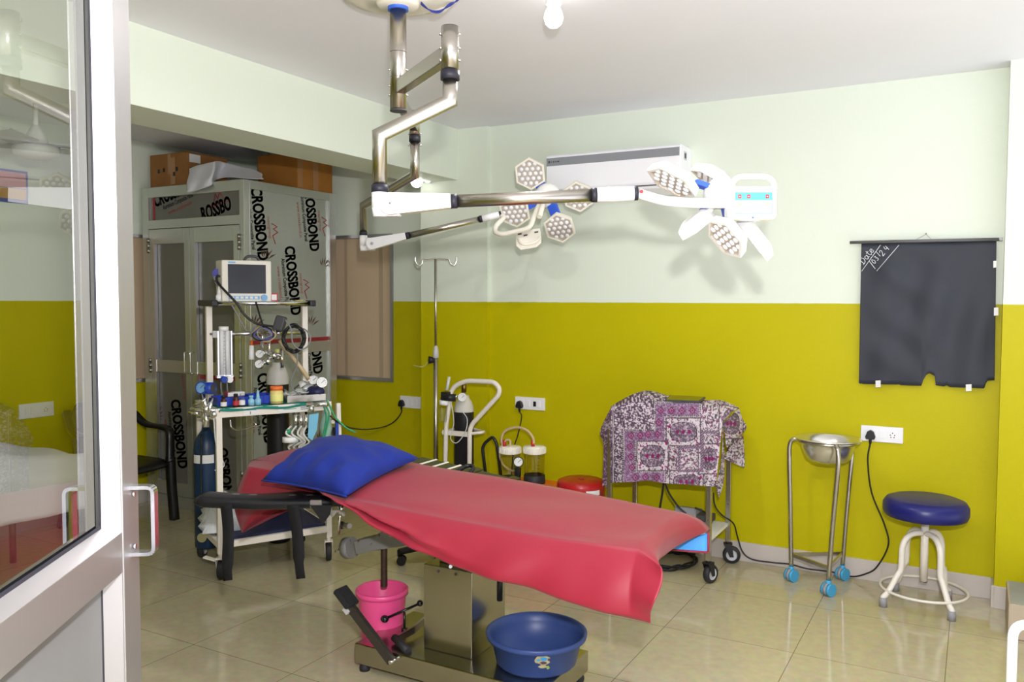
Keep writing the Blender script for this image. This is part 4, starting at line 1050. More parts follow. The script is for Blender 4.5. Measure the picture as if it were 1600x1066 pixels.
for dx in (-.015, .02): b.tube([FM(fa+dx, BP-.04, z0_), FM(fa+dx-.005, BP-.05, z0_-.07), FM(fa+dx+.01, BP-.03, ztab+.02)], .005, seg=7, smooth_pts=4)
b.build('flow_hose', None, fo)
def gauge(root, c, n, r, rim='chrome', face='gauge_face', name='gauge', th=.025):
    n = Vector(n).normalized(); c = Vector(c)
    b = MB().m(rim).lathe(c, [(.001, -th), (r*.9, -th), (r, -th*.7), (r, .002), (r*.86, .004), (r*.85, 0)], axis=n, seg=26)
    b.m(face).lathe(c, [(r*.86, .0005), (.0005, .001)], axis=n, seg=26)
    u = V(0, 0, 1).cross(n).normalized(); w = n.cross(u); q = c+n*.0025
    b.m('dark_grey'); b.bar(q-u*(r*.1)-w*(r*.1), q+u*(r*.5)+w*(r*.45), r*.09, .0008, up=n)
    for k in range(9):
        t = R(-30+30*k); e = u*math.cos(t)+w*math.sin(t); b.bar(q+e*(r*.62), q+e*(r*.76), r*.05, .0006, up=n)
    return b.build(name, None, root)
tc = -CF
# regulators in the middle of the mid rail
g_ = lambda px, py, dep=3.95: atd(px, py, dep)
DM = (FM(.3, BP-.05, 1.2)-CP).dot(CF)
b = MB().m('chrome')
b.cyl(g_(410, 512, DM), g_(410, 545, DM), .012, seg=12); b.cyl(g_(398, 520, DM), g_(440, 520, DM), .02, seg=14); b.cyl(g_(402, 548, DM), g_(442, 556, DM), .012, seg=12); b.ball(g_(428, 556, DM), .025, 14, 8); b.ball(g_(418, 565, DM-.02), .022, 14, 8); b.cyl(g_(428, 556, DM), g_(405, 568, DM-.03), .009, seg=10); b.cyl(g_(440, 545, DM), g_(441, 575, DM), .010, seg=12); b.cyl(g_(420, 530, DM), g_(421, 556, DM), .009, seg=10)
b.build('regulator_manifold', None, am)
gauge(am, g_(406, 553, DM-.03), tc+CR*-.15, .027); gauge(am, g_(405, 569, DM-.04), tc+CR*-.2+CU*.2, .028)
b = MB().m('white').cyl(g_(393, 540, DM), g_(393, 562, DM), .014, .018, seg=14); b.m('orange').cyl(g_(393, 532, DM), g_(393, 541, DM), .008, seg=10); b.build('vaporiser_cap', None, am)
rnd = random.Random(8)
for k, m_ in enumerate(('cord_grey', 'hose_tan', 'black', 'purple_clip', 'cord_grey')):
    pts = []
    n = 11
    for i in range(n):
        t = 2*math.pi*i/n+k; pts.append(g_(412+(20-2*k)*math.cos(t)+rnd.uniform(-2, 2), 522+(12-k)*math.sin(t)+rnd.uniform(-2, 2), DM-.05-.012*k))
    b = MB().m(m_).tube(pts, .0045, seg=7, smooth_pts=4, closed=True); b.build('cable_bundle', None, am)
# rubber-tan hose
b = MB().m('hose_tan').tube([g_(437, 533, DM), g_(452, 552, DM-.03), g_(468, 572, DM-.05), g_(482, 592, DM)], .012, seg=10, smooth_pts=4); b.build('breathing_hose', None, am)
# two white gauges on the right, behind the tray
b = MB().m('navy').ball(g_(492, 612, DM), .05, 16, 10, (1.3, 1, .7)); b.build('gauge_base', None, am)
gauge(am, g_(490, 594, DM+.02), tc+CU*.3, .031); gauge(am, g_(503, 598, DM-.02), tc+CU*.2+CR*.2, .032)
# left valve block with blue gauges
DL = (FM(-.12, .1, 1)-CP).dot(CF)
b = MB().m('chrome')
for p, q, r in (((298, 640), (345, 642), .013), ((318, 612), (322, 645), .011), ((330, 622), (326, 650), .014), ((302, 634), (322, 624), .008), ((308, 650), (340, 655), .009), ((322, 640), (322, 668), .018), ((295, 645), (310, 646), .009)):
    b.cyl(g_(*p, DL), g_(*q, DL-.02), r, seg=12)
b.ball(g_(322, 640, DL), .03, 14, 8); b.ball(g_(334, 648, DL-.03), .022, 14, 8)
b.build('yoke_block', None, am)
gauge(am, g_(314, 606, DL-.04), tc+CR*-.2+CU*.1, .034, 'valve_blue', 'key_blue', 'blue_gauge', .04); gauge(am, g_(333, 607, DL-.02), tc*.2+CR*.95, .034, 'valve_blue', 'dark_grey', 'blue_gauge', .045)
# hoses and manifold hanging right under the work shelf
b = MB().m('chrome')
for px in (462, 470, 478): b.cyl(g_(px, 648, DM-.18), g_(px, 668, DM-.18), .013, seg=12)
b.cyl(g_(480, 632, DM-.2), g_(512, 632, DM-.22), .013, seg=14); b.cyl(g_(486, 634, DM-.2), g_(486, 644, DM-.2), .018, seg=12); b.build('outlet_block', None, am)
for k in range(4):
    b = MB().m('clear_hose'); x = 455+k*8
    b.tube([g_(x, 666, DM-.2), g_(x-8+k, 678, DM-.24), g_(x+10-k*2, 688+k, DM-.22), g_(x-4, 698, DM-.2), g_(x+2, 706, DM-.2)], .006, seg=8, smooth_pts=5); b.build('clear_hose', None, am)
b = MB().m('white').cyl(g_(453, 683, DM-.22), g_(453, 691, DM-.22), .042, seg=22); b.m('clear_plastic').cyl(g_(453, 691, DM-.22), g_(453, 704, DM-.22), .036, seg=22); b.m('hose_green').cyl(g_(451, 671, DM-.22), g_(451, 678, DM-.22), .016, seg=14); b.build('humidifier_bottle', None, am)
b = MB().m('cream'); b.bar(g_(508, 640, DM-.02), g_(508, 705, DM-.02), .03, .03, up=FM.v); b.bar(g_(528, 630, DM+.05), g_(530, 705, DM+.05), .025, .025, up=FM.v); b.bar(g_(508, 660, DM-.02), g_(530, 658, DM+.05), .02, .02); b.build('side_bracket', None, am)
b = MB().m('cylinder_black').cyl(g_(517, 668, DM+.08), g_(517, 712, DM+.08), .035, seg=20); b.build('bellows_bottle', None, am)
for pts in (((510, 625), (516, 636), (524, 652), (540, 668), (556, 676)), ((506, 630), (514, 645), (512, 662), (505, 690), (498, 706)), ((505, 632), (510, 650), (507, 672), (502, 694))):
    b = MB().m('hose_green').tube([g_(*p, DM-.16) for p in pts], .0055, seg=8, smooth_pts=5); b.build('green_hose', None, am)
b = MB().m('hose_green'); mat('green_bag', (.30, .48, .38), .5); b = MB().m('green_bag'); b.lathe(g_(509, 645, DM-.10), [(.012, 0), (.03, -.04), (.038, -.09), (.025, -.15), (.012, -.17)], seg=16); b.build('reservoir_bag', None, am)
b = MB().m('valve_blue').bar(g_(526, 657, DM-.1), g_(527, 690, DM-.1), .018, .012, up=FM.v); b.build('blue_strap', None, am)
# slim hoses over the left side
b = MB().m('clear_hose').tube([g_(334, 652, DL-.03), g_(337, 690, DL-.02), g_(343, 710, DL), g_(350, 728, DL+.05), g_(336, 735, DL)], .004, seg=7, smooth_pts=5); b.build('clear_hose', None, am)
b = MB().m('chrome').tube([g_(360, 655, DM-.1), g_(362, 668, DM-.1), g_(375, 672, DM-.1), g_(400, 664, DM-.1), g_(390, 656, DM-.1)], .005, seg=8, smooth_pts=4); b.build('wire_basket_rail', None, am)

# ---- patient monitor on the top shelf
bm_ = BP-.06
m0, mz0 = FM.onb(347, 467, bm_-.09); m1, mz1 = FM.onb(424, 408, bm_-.09)
zb = zsl+.009
mo = thing('patient_monitor', 'cream patient monitor with dark screen on the trolley top shelf', 'monitor', FM((m0+m1)/2, bm_, zb))
mh = mz1-zb; wM = (m1-m0)
A_ = (FM.u, FM.v, V(0, 0, 1)); cM = FM((m0+m1)/2, bm_-.09, zb)
b = MB().m('bezel').box(cM+FM.v*.07+V(0, 0, mh/2), (wM, .14, mh), axes=A_, bev=.008); b.build('case', None, mo)
b = MB().m('screen').box(cM-FM.v*.001+V(0, 0, mh*.55), (wM*.76, .004, mh*.70), axes=A_); b.build('screen', None, mo)
b = MB().m('key_blue').box(cM-FM.v*.001+V(0, 0, mh*.10)-FM.u*wM*.06, (wM*.62, .003, mh*.085), axes=A_, bev=.001); b.m('bezel')
for k in range(6): b.box(cM-FM.v*.003+V(0, 0, mh*.10)+FM.u*wM*(-.3+.095*k), (wM*.06, .003, mh*.05), axes=A_)
b.build('key_row', None, mo)
b = MB().m('key_blue').cyl(cM+V(0, 0, mh*.10)+FM.u*wM*.34-FM.v*.012, cM+V(0, 0, mh*.10)+FM.u*wM*.34, .018, seg=18); b.build('dial', None, mo)
b = MB().m('key_blue').box(cM-FM.v*.001+V(0, 0, mh*.945)-FM.u*wM*.30, (wM*.14, .003, mh*.04), axes=A_); b.build('badge', None, mo)
b = MB().m('dark_grey').tube([cM+FM.v*.06+V(0, 0, mh)+FM.u*.0, cM+FM.v*.06+V(0, 0, mh+.025)+FM.u*.02, cM+FM.v*.06+V(0, 0, mh+.025)+FM.u*.07, cM+FM.v*.06+V(0, 0, mh)+FM.u*.09], .008, seg=10, smooth_pts=4); b.build('carry_handle', None, mo)
Dm2 = (cM-CP).dot(CF)
b = MB().m('purple_clip').prism([g_(x, y, Dm2-.02) for x, y in ((332, 424), (337, 420), (346, 420), (346, 428), (336, 431), (332, 432))], CF*.05); b.m('grey').prism([g_(x, y, Dm2-.01) for x, y in ((333, 430), (338, 430), (346, 437), (347, 447), (340, 443), (334, 436))], CF*.04); b.build('side_probe_holder', None, mo)
b = MB().m('black').tube([g_(345, 432, Dm2-.05), g_(339, 432, Dm2-.06), g_(340, 441, Dm2-.07), g_(352, 455, Dm2-.08), g_(368, 472, Dm2-.08), g_(384, 494, Dm2-.06), g_(402, 506, Dm2-.04), g_(426, 510, Dm2+.02)], .007, seg=9, smooth_pts=6); b.build('lead', None, mo)
b = MB().m('cord_grey').tube([g_(336, 441, Dm2-.03), g_(350, 458, Dm2-.05), g_(364, 480, Dm2-.05), g_(378, 505, Dm2-.02), g_(385, 518, Dm2)], .005, seg=8, smooth_pts=5); b.build('lead', None, mo)
b = MB().m('black').tube([g_(400, 472, Dm2-.02), g_(405, 490, Dm2+.02), g_(412, 512, Dm2+.05)], .0055, seg=8, smooth_pts=4); b.build('lead', None, mo)
# cuff and coiled cable on the mid rail
b = MB().m('dark_grey').prism([g_(x, y, DM-.06) for x, y in ((431, 492), (446, 496), (440, 519), (424, 515))], CF*.06); one(b.build('pressure_cuff', bev=.01), 'rolled dark grey pressure cuff on the rail below the monitor', 'cuff')
b = MB().m('black'); pts = []
rnd = random.Random(4)
for i in range(7*14):
    t = 2*math.pi*i/14; k = i/14; pts.append(g_(459+(16+rnd.uniform(-2.5, 2.5))*math.cos(t), 529+(20+rnd.uniform(-2.5, 2.5))*math.sin(t), DM-.07-.006*(i % 5)))
b.tube(pts, .0065, seg=7, smooth_pts=2); one(b.build('coiled_cable'), 'thick coil of black cable hanging at the right post of the trolley', 'cable coil')
b = MB().m('cord_grey').tube([g_(446, 500, DM-.1), g_(455, 515, DM-.11), g_(457, 535, DM-.11), g_(468, 546, DM-.1), g_(480, 542, DM-.09), g_(485, 528, DM-.09), g_(478, 516, DM-.08), g_(466, 512, DM-.08)], .0045, seg=8, smooth_pts=5); one(b.build('air_hose'), 'pale grey air hose looping over the black cable coil', 'hose')
b = MB().m('cord_grey').tube([g_(464, 552, DM-.08), g_(464, 572, DM-.07), g_(456, 590, DM-.07), g_(456, 606, DM-.07), g_(470, 618, DM-.1)], .004, seg=8, smooth_pts=5); one(b.build('sensor_lead'), 'thin grey sensor lead hanging down to the instrument tray', 'cable')
# small things on the top shelf
def vial(name, label, a, bb, z, r, h, body, cap, lab=None, caph=.012, nozzle=False, group=None):
    t = thing(name, label, 'bottle', FM(a, bb, z), group)
    p = FM(a, bb, z); b = MB().m(body).lathe(p, [(.001, 0), (r, 0), (r, h*.72), (r*.6, h*.84), (r*.55, h)], seg=18, cap1=True); b.build('body', None, t)
    if lab: b = MB().m(lab).lathe(p, [(r+.0006, h*.12), (r+.0006, h*.55)], seg=18); b.build('paper_label', None, t)
    if nozzle: b = MB().m(cap).lathe(p, [(r*.55, h), (r*.5, h+.012), (.004, h+.04), (.001, h+.042)], seg=14)
    else: b = MB().m(cap).cyl(p+V(0, 0, h), p+V(0, 0, h+caph), r*.7, seg=16)
    b.build('cap', None, t); return t
a, z = FM.onb(326, 466, bf+.03); vial('dropper_bottle', 'white dropper bottle at the left end of the trolley top shelf', a0+.035, bf+.05, zsl+.009, .019, .05, 'white', 'white', nozzle=True)
a, z = FM.onb(428, 464, bf+.04); b = MB().m('print_red').box(FM(a, bf+.05, zsl+.035), (.045, .03, .05), rz=FM.ang); b.m('paper_white').box(FM(a, bf+.0345, zsl+.035), (.03, .001, .034), rz=FM.ang); one(b.build('small_carton'), 'tiny red carton with white square face right of the monitor', 'carton')
for k, (x0, x1, m_, lab) in enumerate(((437, 462, 'foil', 'clear foil packet lying on the top shelf right of the small carton'), (463, 476, 'jar_yellow', 'yellow paper packet at the right end of the top shelf'))):
    aa, _ = FM.onb((x0+x1)/2, 467, bf+.06); b = MB().m(m_)
    b.grid([[FM(aa+(i/6-.5)*.11*(x1-x0)/25, bf+.04+.08*j/4, zsl+.014+.007*math.sin(i*2+j*1.7)) for i in range(7)] for j in range(5)]); one(b.build('packet', solid=.003, off=1), lab, 'packet')
# ---- things on the work shelf
gc = MB().m('green_cloth'); rows = []
for i in range(25):
    t = i/24; a = lerp(.0, MW-.01, t); row = []
    for j in range(13):
        v = j/12; bb = lerp(-.012, .38, v); z = ztab+.003+.003*math.sin(a*30+v*6)
        row.append(FM(a, bb, z))
    fr = FM(a, -.022, ztab-.006-.008*math.sin(t*math.pi)-.004*math.sin(a*22)); row.insert(0, fr); rows.append(row)
gc.grid(rows); one(gc.build('green_cloth', solid=.003, off=0), 'green cloth spread on the trolley work shelf', 'cloth')
zc = ztab+.008
tr = thing('blue_tray', 'blue plastic tray with compartments on the green cloth', 'tray', FM(.14, .13, zc))
t0, _ = FM.onb(337, 628, .12); t1, _ = FM.onb(424, 622, .12)
b = MB().m('blue_tray'); A_ = (FM.u, FM.v, V(0, 0, 1))
b.box(FM((t0+t1)/2, .14, zc+.004), (t1-t0, .16, .006), axes=A_)
for bb in (.062, .218): b.box(FM((t0+t1)/2, bb, zc+.025), (t1-t0, .004, .046), axes=A_)
for k in range(6): b.box(FM(lerp(t0, t1, k/5), .14, zc+.025), (.004, .16, .046), axes=A_)
b.build('tray_body', None, tr)
aa, _ = FM.onb(366, 618, .16); b = MB().m('paper_white').box(FM(aa, .15, zc+.058), (.10, .05, .022), rz=FM.ang+.15, bev=.001); b.m('print_red').box(FM(aa-.035, .15, zc+.0585), (.031, .0505, .0225), rz=FM.ang+.15); one(b.build('medicine_carton'), 'red and white medicine carton lying across the blue tray', 'carton')
for px, body, cap, lab, r, h, noz, l in ((350, 'amber', 'black', 'paper_white', .017, .055, 0, 'small brown vial with white label, leftmost in front of the blue tray'), (369, 'amber', 'black', 'print_red', .017, .06, 0, 'small brown vial with red-printed label in front of the blue tray'), (378.5, 'clear_plastic', 'light_grey', 'paper_white', .017, .06, 0, 'small clear vial with white label and grey cap in front of the tray'), (393, 'pale_blue_plastic', 'pale_blue_plastic', None, .018, .045, 0, 'pale blue plastic vial without nozzle in front of the blue tray'), (403.5, 'pale_blue_plastic', 'pale_blue_plastic', None, .018, .045, 1, 'pale blue dropper vial with pointed nozzle beside the orange-lidded jar')):
    a, z = FM.onb(px, 634, .02); vial('vial', l, a, .025, zc, r, h, body, cap, lab, nozzle=noz, group='vials in front of the blue tray')
a, z = FM.onb(433, 632, .04); t = thing('jar', 'clear jar with orange lid and yellow label on the green cloth', 'jar', FM(a, .05, zc))
p = FM(a, .05, zc); b = MB().m('jar_yellow').lathe(p, [(.001, 0), (.037, 0), (.037, .07), (.03, .078)], seg=24); b.build('body', None, t); b = MB().m('orange_lid').cyl(p+V(0, 0, .078), p+V(0, 0, .1), .036, seg=24); b.build('lid', None, t); b = MB().m('panel_yellow').lathe(p, [(.0376, .015), (.0376, .055)], seg=24); b.build('paper_label', None, t)
st_ = thing('instrument_tray', 'shallow steel tray heaped with foil pouches at the right of the work shelf', 'tray', FM(.5, .12, zc))
i0, _ = FM.onb(445, 632, .08); i1, _ = FM.onb(504, 624, .08)
b = MB().m('steel'); pr = [(i0, .03), (i1, .03), (i1, .25), (i0, .25)]
b.box(FM((i0+i1)/2, .14, zc+.004), (i1-i0, .22, .005), axes=A_)
for (x0, y0), (x1, y1) in zip(pr, pr[1:]+pr[:1]): b.bar(FM(x0, y0, zc+.02), FM(x1, y1, zc+.02), .003, .04)
b.build('tray_body', None, st_)
rnd = random.Random(12)
for k in range(7):
    a = lerp(i0+.04, i1-.05, rnd.random()); bb = rnd.uniform(.05, .2); an = rnd.uniform(-1, 1); z = zc+.018+.012*k
    uu = FM.u*math.cos(an)+FM.v*math.sin(an); vv_ = V(-uu.y, uu.x, 0)
    b = MB().m('foil' if k % 3 else 'clear_hose'); b.grid([[FM(a, bb, z)+uu*((i/5-.5)*.14)+vv_*((j/3-.5)*.07)+V(0, 0, .010*math.sin(i*1.5+k)+.012*math.sin(j*2+k)+.02*(i/5-.5)*rnd.choice((1, -1))) for i in range(6)] for j in range(4)])
    one(b.build('foil_pouch', solid=.003, off=1), 'crumpled foil pouch heaped on the steel instrument tray', 'pouch', 'foil pouches on the instrument tray')
b = MB().m('mask_blue'); q = [(483, 648), (498, 646), (495, 672), (488, 688), (481, 684), (482, 665)]; b.prism([g_(x, y, DM-.24) for x, y in q], CF*.006); one(b.build('mask_cloth'), 'light blue disposable cloth hanging from the right end of the work shelf', 'cloth')
# ---- gas cylinders
cb_ = atz(325, 846, .11); cb_.z = 0
t = thing('gas_cylinder', 'tall dark blue gas cylinder strapped to the left side of the trolley', 'gas cylinder', cb_)
zt_ = zat(cb_, 690); b = MB().m('cylinder_blue').lathe(cb_, [(.001, .08), (.068, .08), (.074, .09), (.074, zt_-.05), (.068, zt_), (.05, zt_+.04), (.028, zt_+.07), (.022, zt_+.10)], seg=32, cap1=True); b.build('body', None, t)
b = MB().m('chrome').cyl(cb_+V(0, 0, zt_+.09), cb_+V(0, 0, zt_+.16), .02, seg=16); b.build('valve', None, t)
b = MB().m('paper_white').lathe(cb_, [(.0775, zt_-.12), (.0775, zt_-.07)], seg=40); bm2 = b.bm
for f in list(bm2.faces):
    c = f.calc_center_median()-cb_; d = V(c.x, c.y, 0).normalized().dot(V(-CF.x, -CF.y, 0).normalized())
    if d < .62: bm2.faces.remove(f)
b.build('paper_label', None, t)
nF = V(-CF.x, -CF.y, 0).normalized(); b = MB().m('black').tube([cb_+nF*.083+V(0, 0, z)+CR*(.004*math.sin(z*9)) for z in [zt_+.06-k*.06 for k in range(int((zt_-.1)/.06)-1)]], .006, seg=8); b.m('chrome').cyl(cb_+nF*.085+V(0, 0, .16), cb_+nF*.10+V(0, 0, .16), .028, seg=18); b.build('hanging_strap', None, t)
cw = FM(.26, .50, 0); cw = atd(436, 800, DM+.42); cw.z = 0
t = thing('gas_cylinder', 'black gas cylinder with white shoulder behind the trolley work shelf', 'gas cylinder', cw)
zw = zat(cw, 600); rC = 18/FPX*(DM+.42)*.93
b = MB().m('cylinder_black').lathe(cw, [(.001, 0), (rC*.95, 0), (rC, .01), (rC, zw)], seg=32); b.build('body', None, t)
b = MB().m('cylinder_white').lathe(cw, [(rC, zw), (rC, zw+.035), (rC*.93, zw+.07), (rC*.72, zw+.105), (rC*.5, zw+.12), (rC*.5, zw+.14)], seg=32, cap1=True); b.build('shoulder', None, t)
b = MB().m('steel').cyl(cw+V(0, 0, zw+.135), cw+V(0, 0, zw+.2), .02, seg=16); b.m('panel_yellow').cyl(cw+V(0, 0, zw+.2), cw+V(0, 0, zw+.225), .014, seg=12); b.build('valve', None, t)
# crumpled white bag on the lower shelf
rnd = random.Random(2); b = MB().m('plastic_bag'); cB = FM(.07, .22, zsh+.036); rows = []
for i in range(9):
    th = math.pi*.5*i/8; row = []
    for j in range(21):
        ph = 2*math.pi*(j % 20)/20; k = 1+.16*math.sin(3*ph+i)+.1*math.sin(7*ph+2*i)
        row.append(cB+V(.12*k*math.cos(ph)*math.cos(th*.95), .12*k*math.sin(ph)*math.cos(th*.95), .20*math.sin(th)*(1+.1*math.sin(5*ph+i))*(1 if i else 0)))
    rows.append(row)
b.grid(rows); one(b.build('plastic_bag', weld=.0005), 'crumpled white plastic bag on the lower shelf of the trolley', 'bag')
# ---------------------------------------------------------------- aluminium cabinet in the corner
mat('acp_front', (.17, .165, .14), .32, noise=.10, nscale=6); mat('acp_side', (.40, .43, .36), .24, .15, noise=.08, nscale=5); mat('ink_black', (.012, .012, .012), .5); mat('ink_red', (.35, .03, .03), .5); mat('ink_wing', (.10, .045, .035), .5)  # acp_front darker, acp_side lighter: the uneven lighting is put into the base colours
YF = 4.178; CXL = aty(222, 330, YF).x; CXR = -4.478; CYB = 5.13; CH = 2.408
cabn = thing('cabinet', 'tall aluminium framed cabinet with printed composite panels in the left corner', 'cabinet', V((CXL+CXR)/2, (YF+CYB)/2, 0))
X = lambda px: aty(px, 420, YF).x
Zf = lambda px, py: aty(px, py, YF).z
fd = .05
b = MB().m('alu')
def fbar(x0, x1, z0, z1, y=YF, d=fd): b.box(((x0+x1)/2, y+d/2, (z0+z1)/2), (x1-x0, d, z1-z0), bev=.002)
zt0, zt1 = Zf(300, 348), Zf(300, 286)-.075
post = X(375)
b.m('alu_green'); fbar(CXL, X(233), 0, CH); fbar(post, CXR, 0, CH); fbar(X(233), post, CH-.075, CH); fbar(X(233), post, zt0-.03, zt0+.035); fbar(X(233), post, 0, .09)
b.build('front_frame', None, cabn)
b = MB().m('alu_green')
ys = lambda px: atx(px, 450, CXR).y
def sbar(y0, y1, z0, z1, d=.05): b.box((CXR-d/2, (y0+y1)/2, (z0+z1)/2), (d, y1-y0, z1-z0), bev=.002)
b.m('alu'); sbar(YF+.05, ys(393), 0, CH); sbar(ys(516), CYB, 0, CH); b.m('alu_green'); sbar(ys(393), ys(516), CH-.06, CH); zs0 = atx(500, 549, CXR).z; zs1 = atx(500, 534, CXR).z; sbar(ys(393), ys(516), zs0, zs1); sbar(ys(393), ys(516), 0, .09)
b.build('side_frame', None, cabn)
b = MB().m('alu_green').box(((CXL+CXR)/2, (YF+CYB)/2, CH-.01), (CXR-CXL-.01, CYB-YF-.01, .012)); b.box(((CXL+CXR)/2, CYB-.006, CH/2), (CXR-CXL-.01, .01, CH-.04)); b.build('carcass', None, cabn)
def cross(mb, o, rd, ud, s_, full=True, sub=True, txt='CROSSBOND'):
    """printed film: o start of the big word, rd reading direction, ud letter-up direction, s_ scale"""
    mb.m('ink_black').text(txt, o, rd, ud, .165*s_, bold=1, wscale=.60); mb.text(txt, o+rd*(.004*s_), rd, ud, .165*s_, bold=1, wscale=.60)
    if sub:
        mb.m('ink_black').text('Aluminium Composite Panel', o+rd*(.10*s_)-ud*(.055*s_), rd, ud, .056*s_, bold=.001, wscale=.62)
        mb.m('ink_red').text('www.crossbond.in', o+rd*(.16*s_)-ud*(.115*s_), rd, ud, .052*s_, wscale=.78)
    if full:
        q = o+rd*(.30*s_)+ud*(.185*s_)
        mb.m('ink_red'); pts = [q, q+rd*(.03*s_)+ud*(.06*s_), q+rd*(.045*s_)+ud*(.015*s_), q+rd*(.075*s_)+ud*(.06*s_), q+rd*(.10*s_)+ud*(.0*s_), q+rd*(.17*s_)+ud*(.02*s_)]
        mb.tube(pts, .0045*s_, seg=4); mb.text('mesogroup', q-rd*(.06*s_)-ud*(.045*s_), rd, ud, .05*s_, wscale=.8)
def wing(mb, o, rd, ud, s_):
    mb.m('ink_wing')
    for k in range(5):
        a = R(20+22*k); d = rd*math.cos(a)+ud*math.sin(a); n_ = rd*-math.sin(a)+ud*math.cos(a); L = .14*s_*(1-.09*k)
        mb.poly([o+d*.03*s_, o+d*L*.6+n_*.012*s_, o+d*L, o+d*L*.6-n_*.004*s_])
# transom panel
yp = YF+.028; ft = yp-.0012
t = R(14); rd, ud = V(math.cos(t), 0, math.sin(t)), V(-math.sin(t), 0, math.cos(t))
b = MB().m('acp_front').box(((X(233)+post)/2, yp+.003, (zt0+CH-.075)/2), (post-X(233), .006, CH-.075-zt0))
F3 = lambda px, py: aty(px, py, ft)
cross(b, F3(242, 324), rd, ud, .85, full=False); cross(b, F3(316, 346), rd, ud, .85, full=False, sub=False, txt='ROSSBO')
q = F3(334, 316); b.m('ink_red').tube([q, q+rd*.03+ud*.05, q+rd*.045+ud*.01, q+rd*.075+ud*.05, q+rd*.10], .0035, seg=4); b.text('mesogroup', q-rd*.05-ud*.035, rd, ud, .045)
b.m('ink_red').box((X(237.5), ft, (zt0+CH-.075)/2), (.025, .001, CH-.075-zt0)); b.clip((0, 0, CH-.07), (0, 0, 1)).clip((0, 0, zt0+.03), (0, 0, -1)).clip((post, 0, 0), (1, 0, 0)); b.build('transom_panel', None, cabn)
# side panels
xp = CXR-.022; sx_ = xp+.0012
S3 = lambda px, py: atx(px, py, sx_)
t = R(7); rs_, us_ = V(0, math.sin(t), -math.cos(t)), V(0, math.cos(t), math.sin(t))
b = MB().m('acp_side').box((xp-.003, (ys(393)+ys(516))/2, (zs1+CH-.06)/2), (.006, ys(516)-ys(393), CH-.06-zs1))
cross(b, S3(392, 292), rs_, us_, .88); cross(b, S3(475, 286), rs_, us_, .88); cross(b, S3(445, 385), rs_, us_, .88)
wing(b, S3(414, 408), us_, -rs_, .9); wing(b, S3(505, 420), us_, -rs_, .9); wing(b, S3(484, 512), us_, -rs_, .9); wing(b, S3(396, 512), us_, -rs_, .9)
b.m('ink_red').box((sx_, (ys(393)+ys(516))/2, atx(500, 530, CXR).z), (.001, ys(516)-ys(393), .03)); b.clip((0, 0, CH-.055), (0, 0, 1)).clip((0, 0, zs1-.004), (0, 0, -1)).clip((0, ys(393)-.01, 0), (0, -1, 0)).clip((0, ys(516)+.01, 0), (0, 1, 0)); b.build('side_panel', None, cabn)
b = MB().m('acp_side').box((xp-.003, (ys(393)+ys(516))/2, (zs0+.09)/2), (.006, ys(516)-ys(393), zs0-.09))
cross(b, S3(402, 585), rs_, us_, .88, full=False); cross(b, S3(483, 505), rs_, us_, .88, full=False, txt='OSSBOND'); cross(b, S3(462, 620), rs_, us_, .88, full=False); wing(b, S3(500, 690), us_, -rs_, .9); b.clip((0, 0, zs0+.004), (0, 0, 1)).clip((0, 0, .085), (0, 0, -1)).clip((0, ys(393)-.01, 0), (0, -1, 0)).clip((0, ys(516)+.01, 0), (0, 1, 0))
b.build('side_panel', None, cabn)
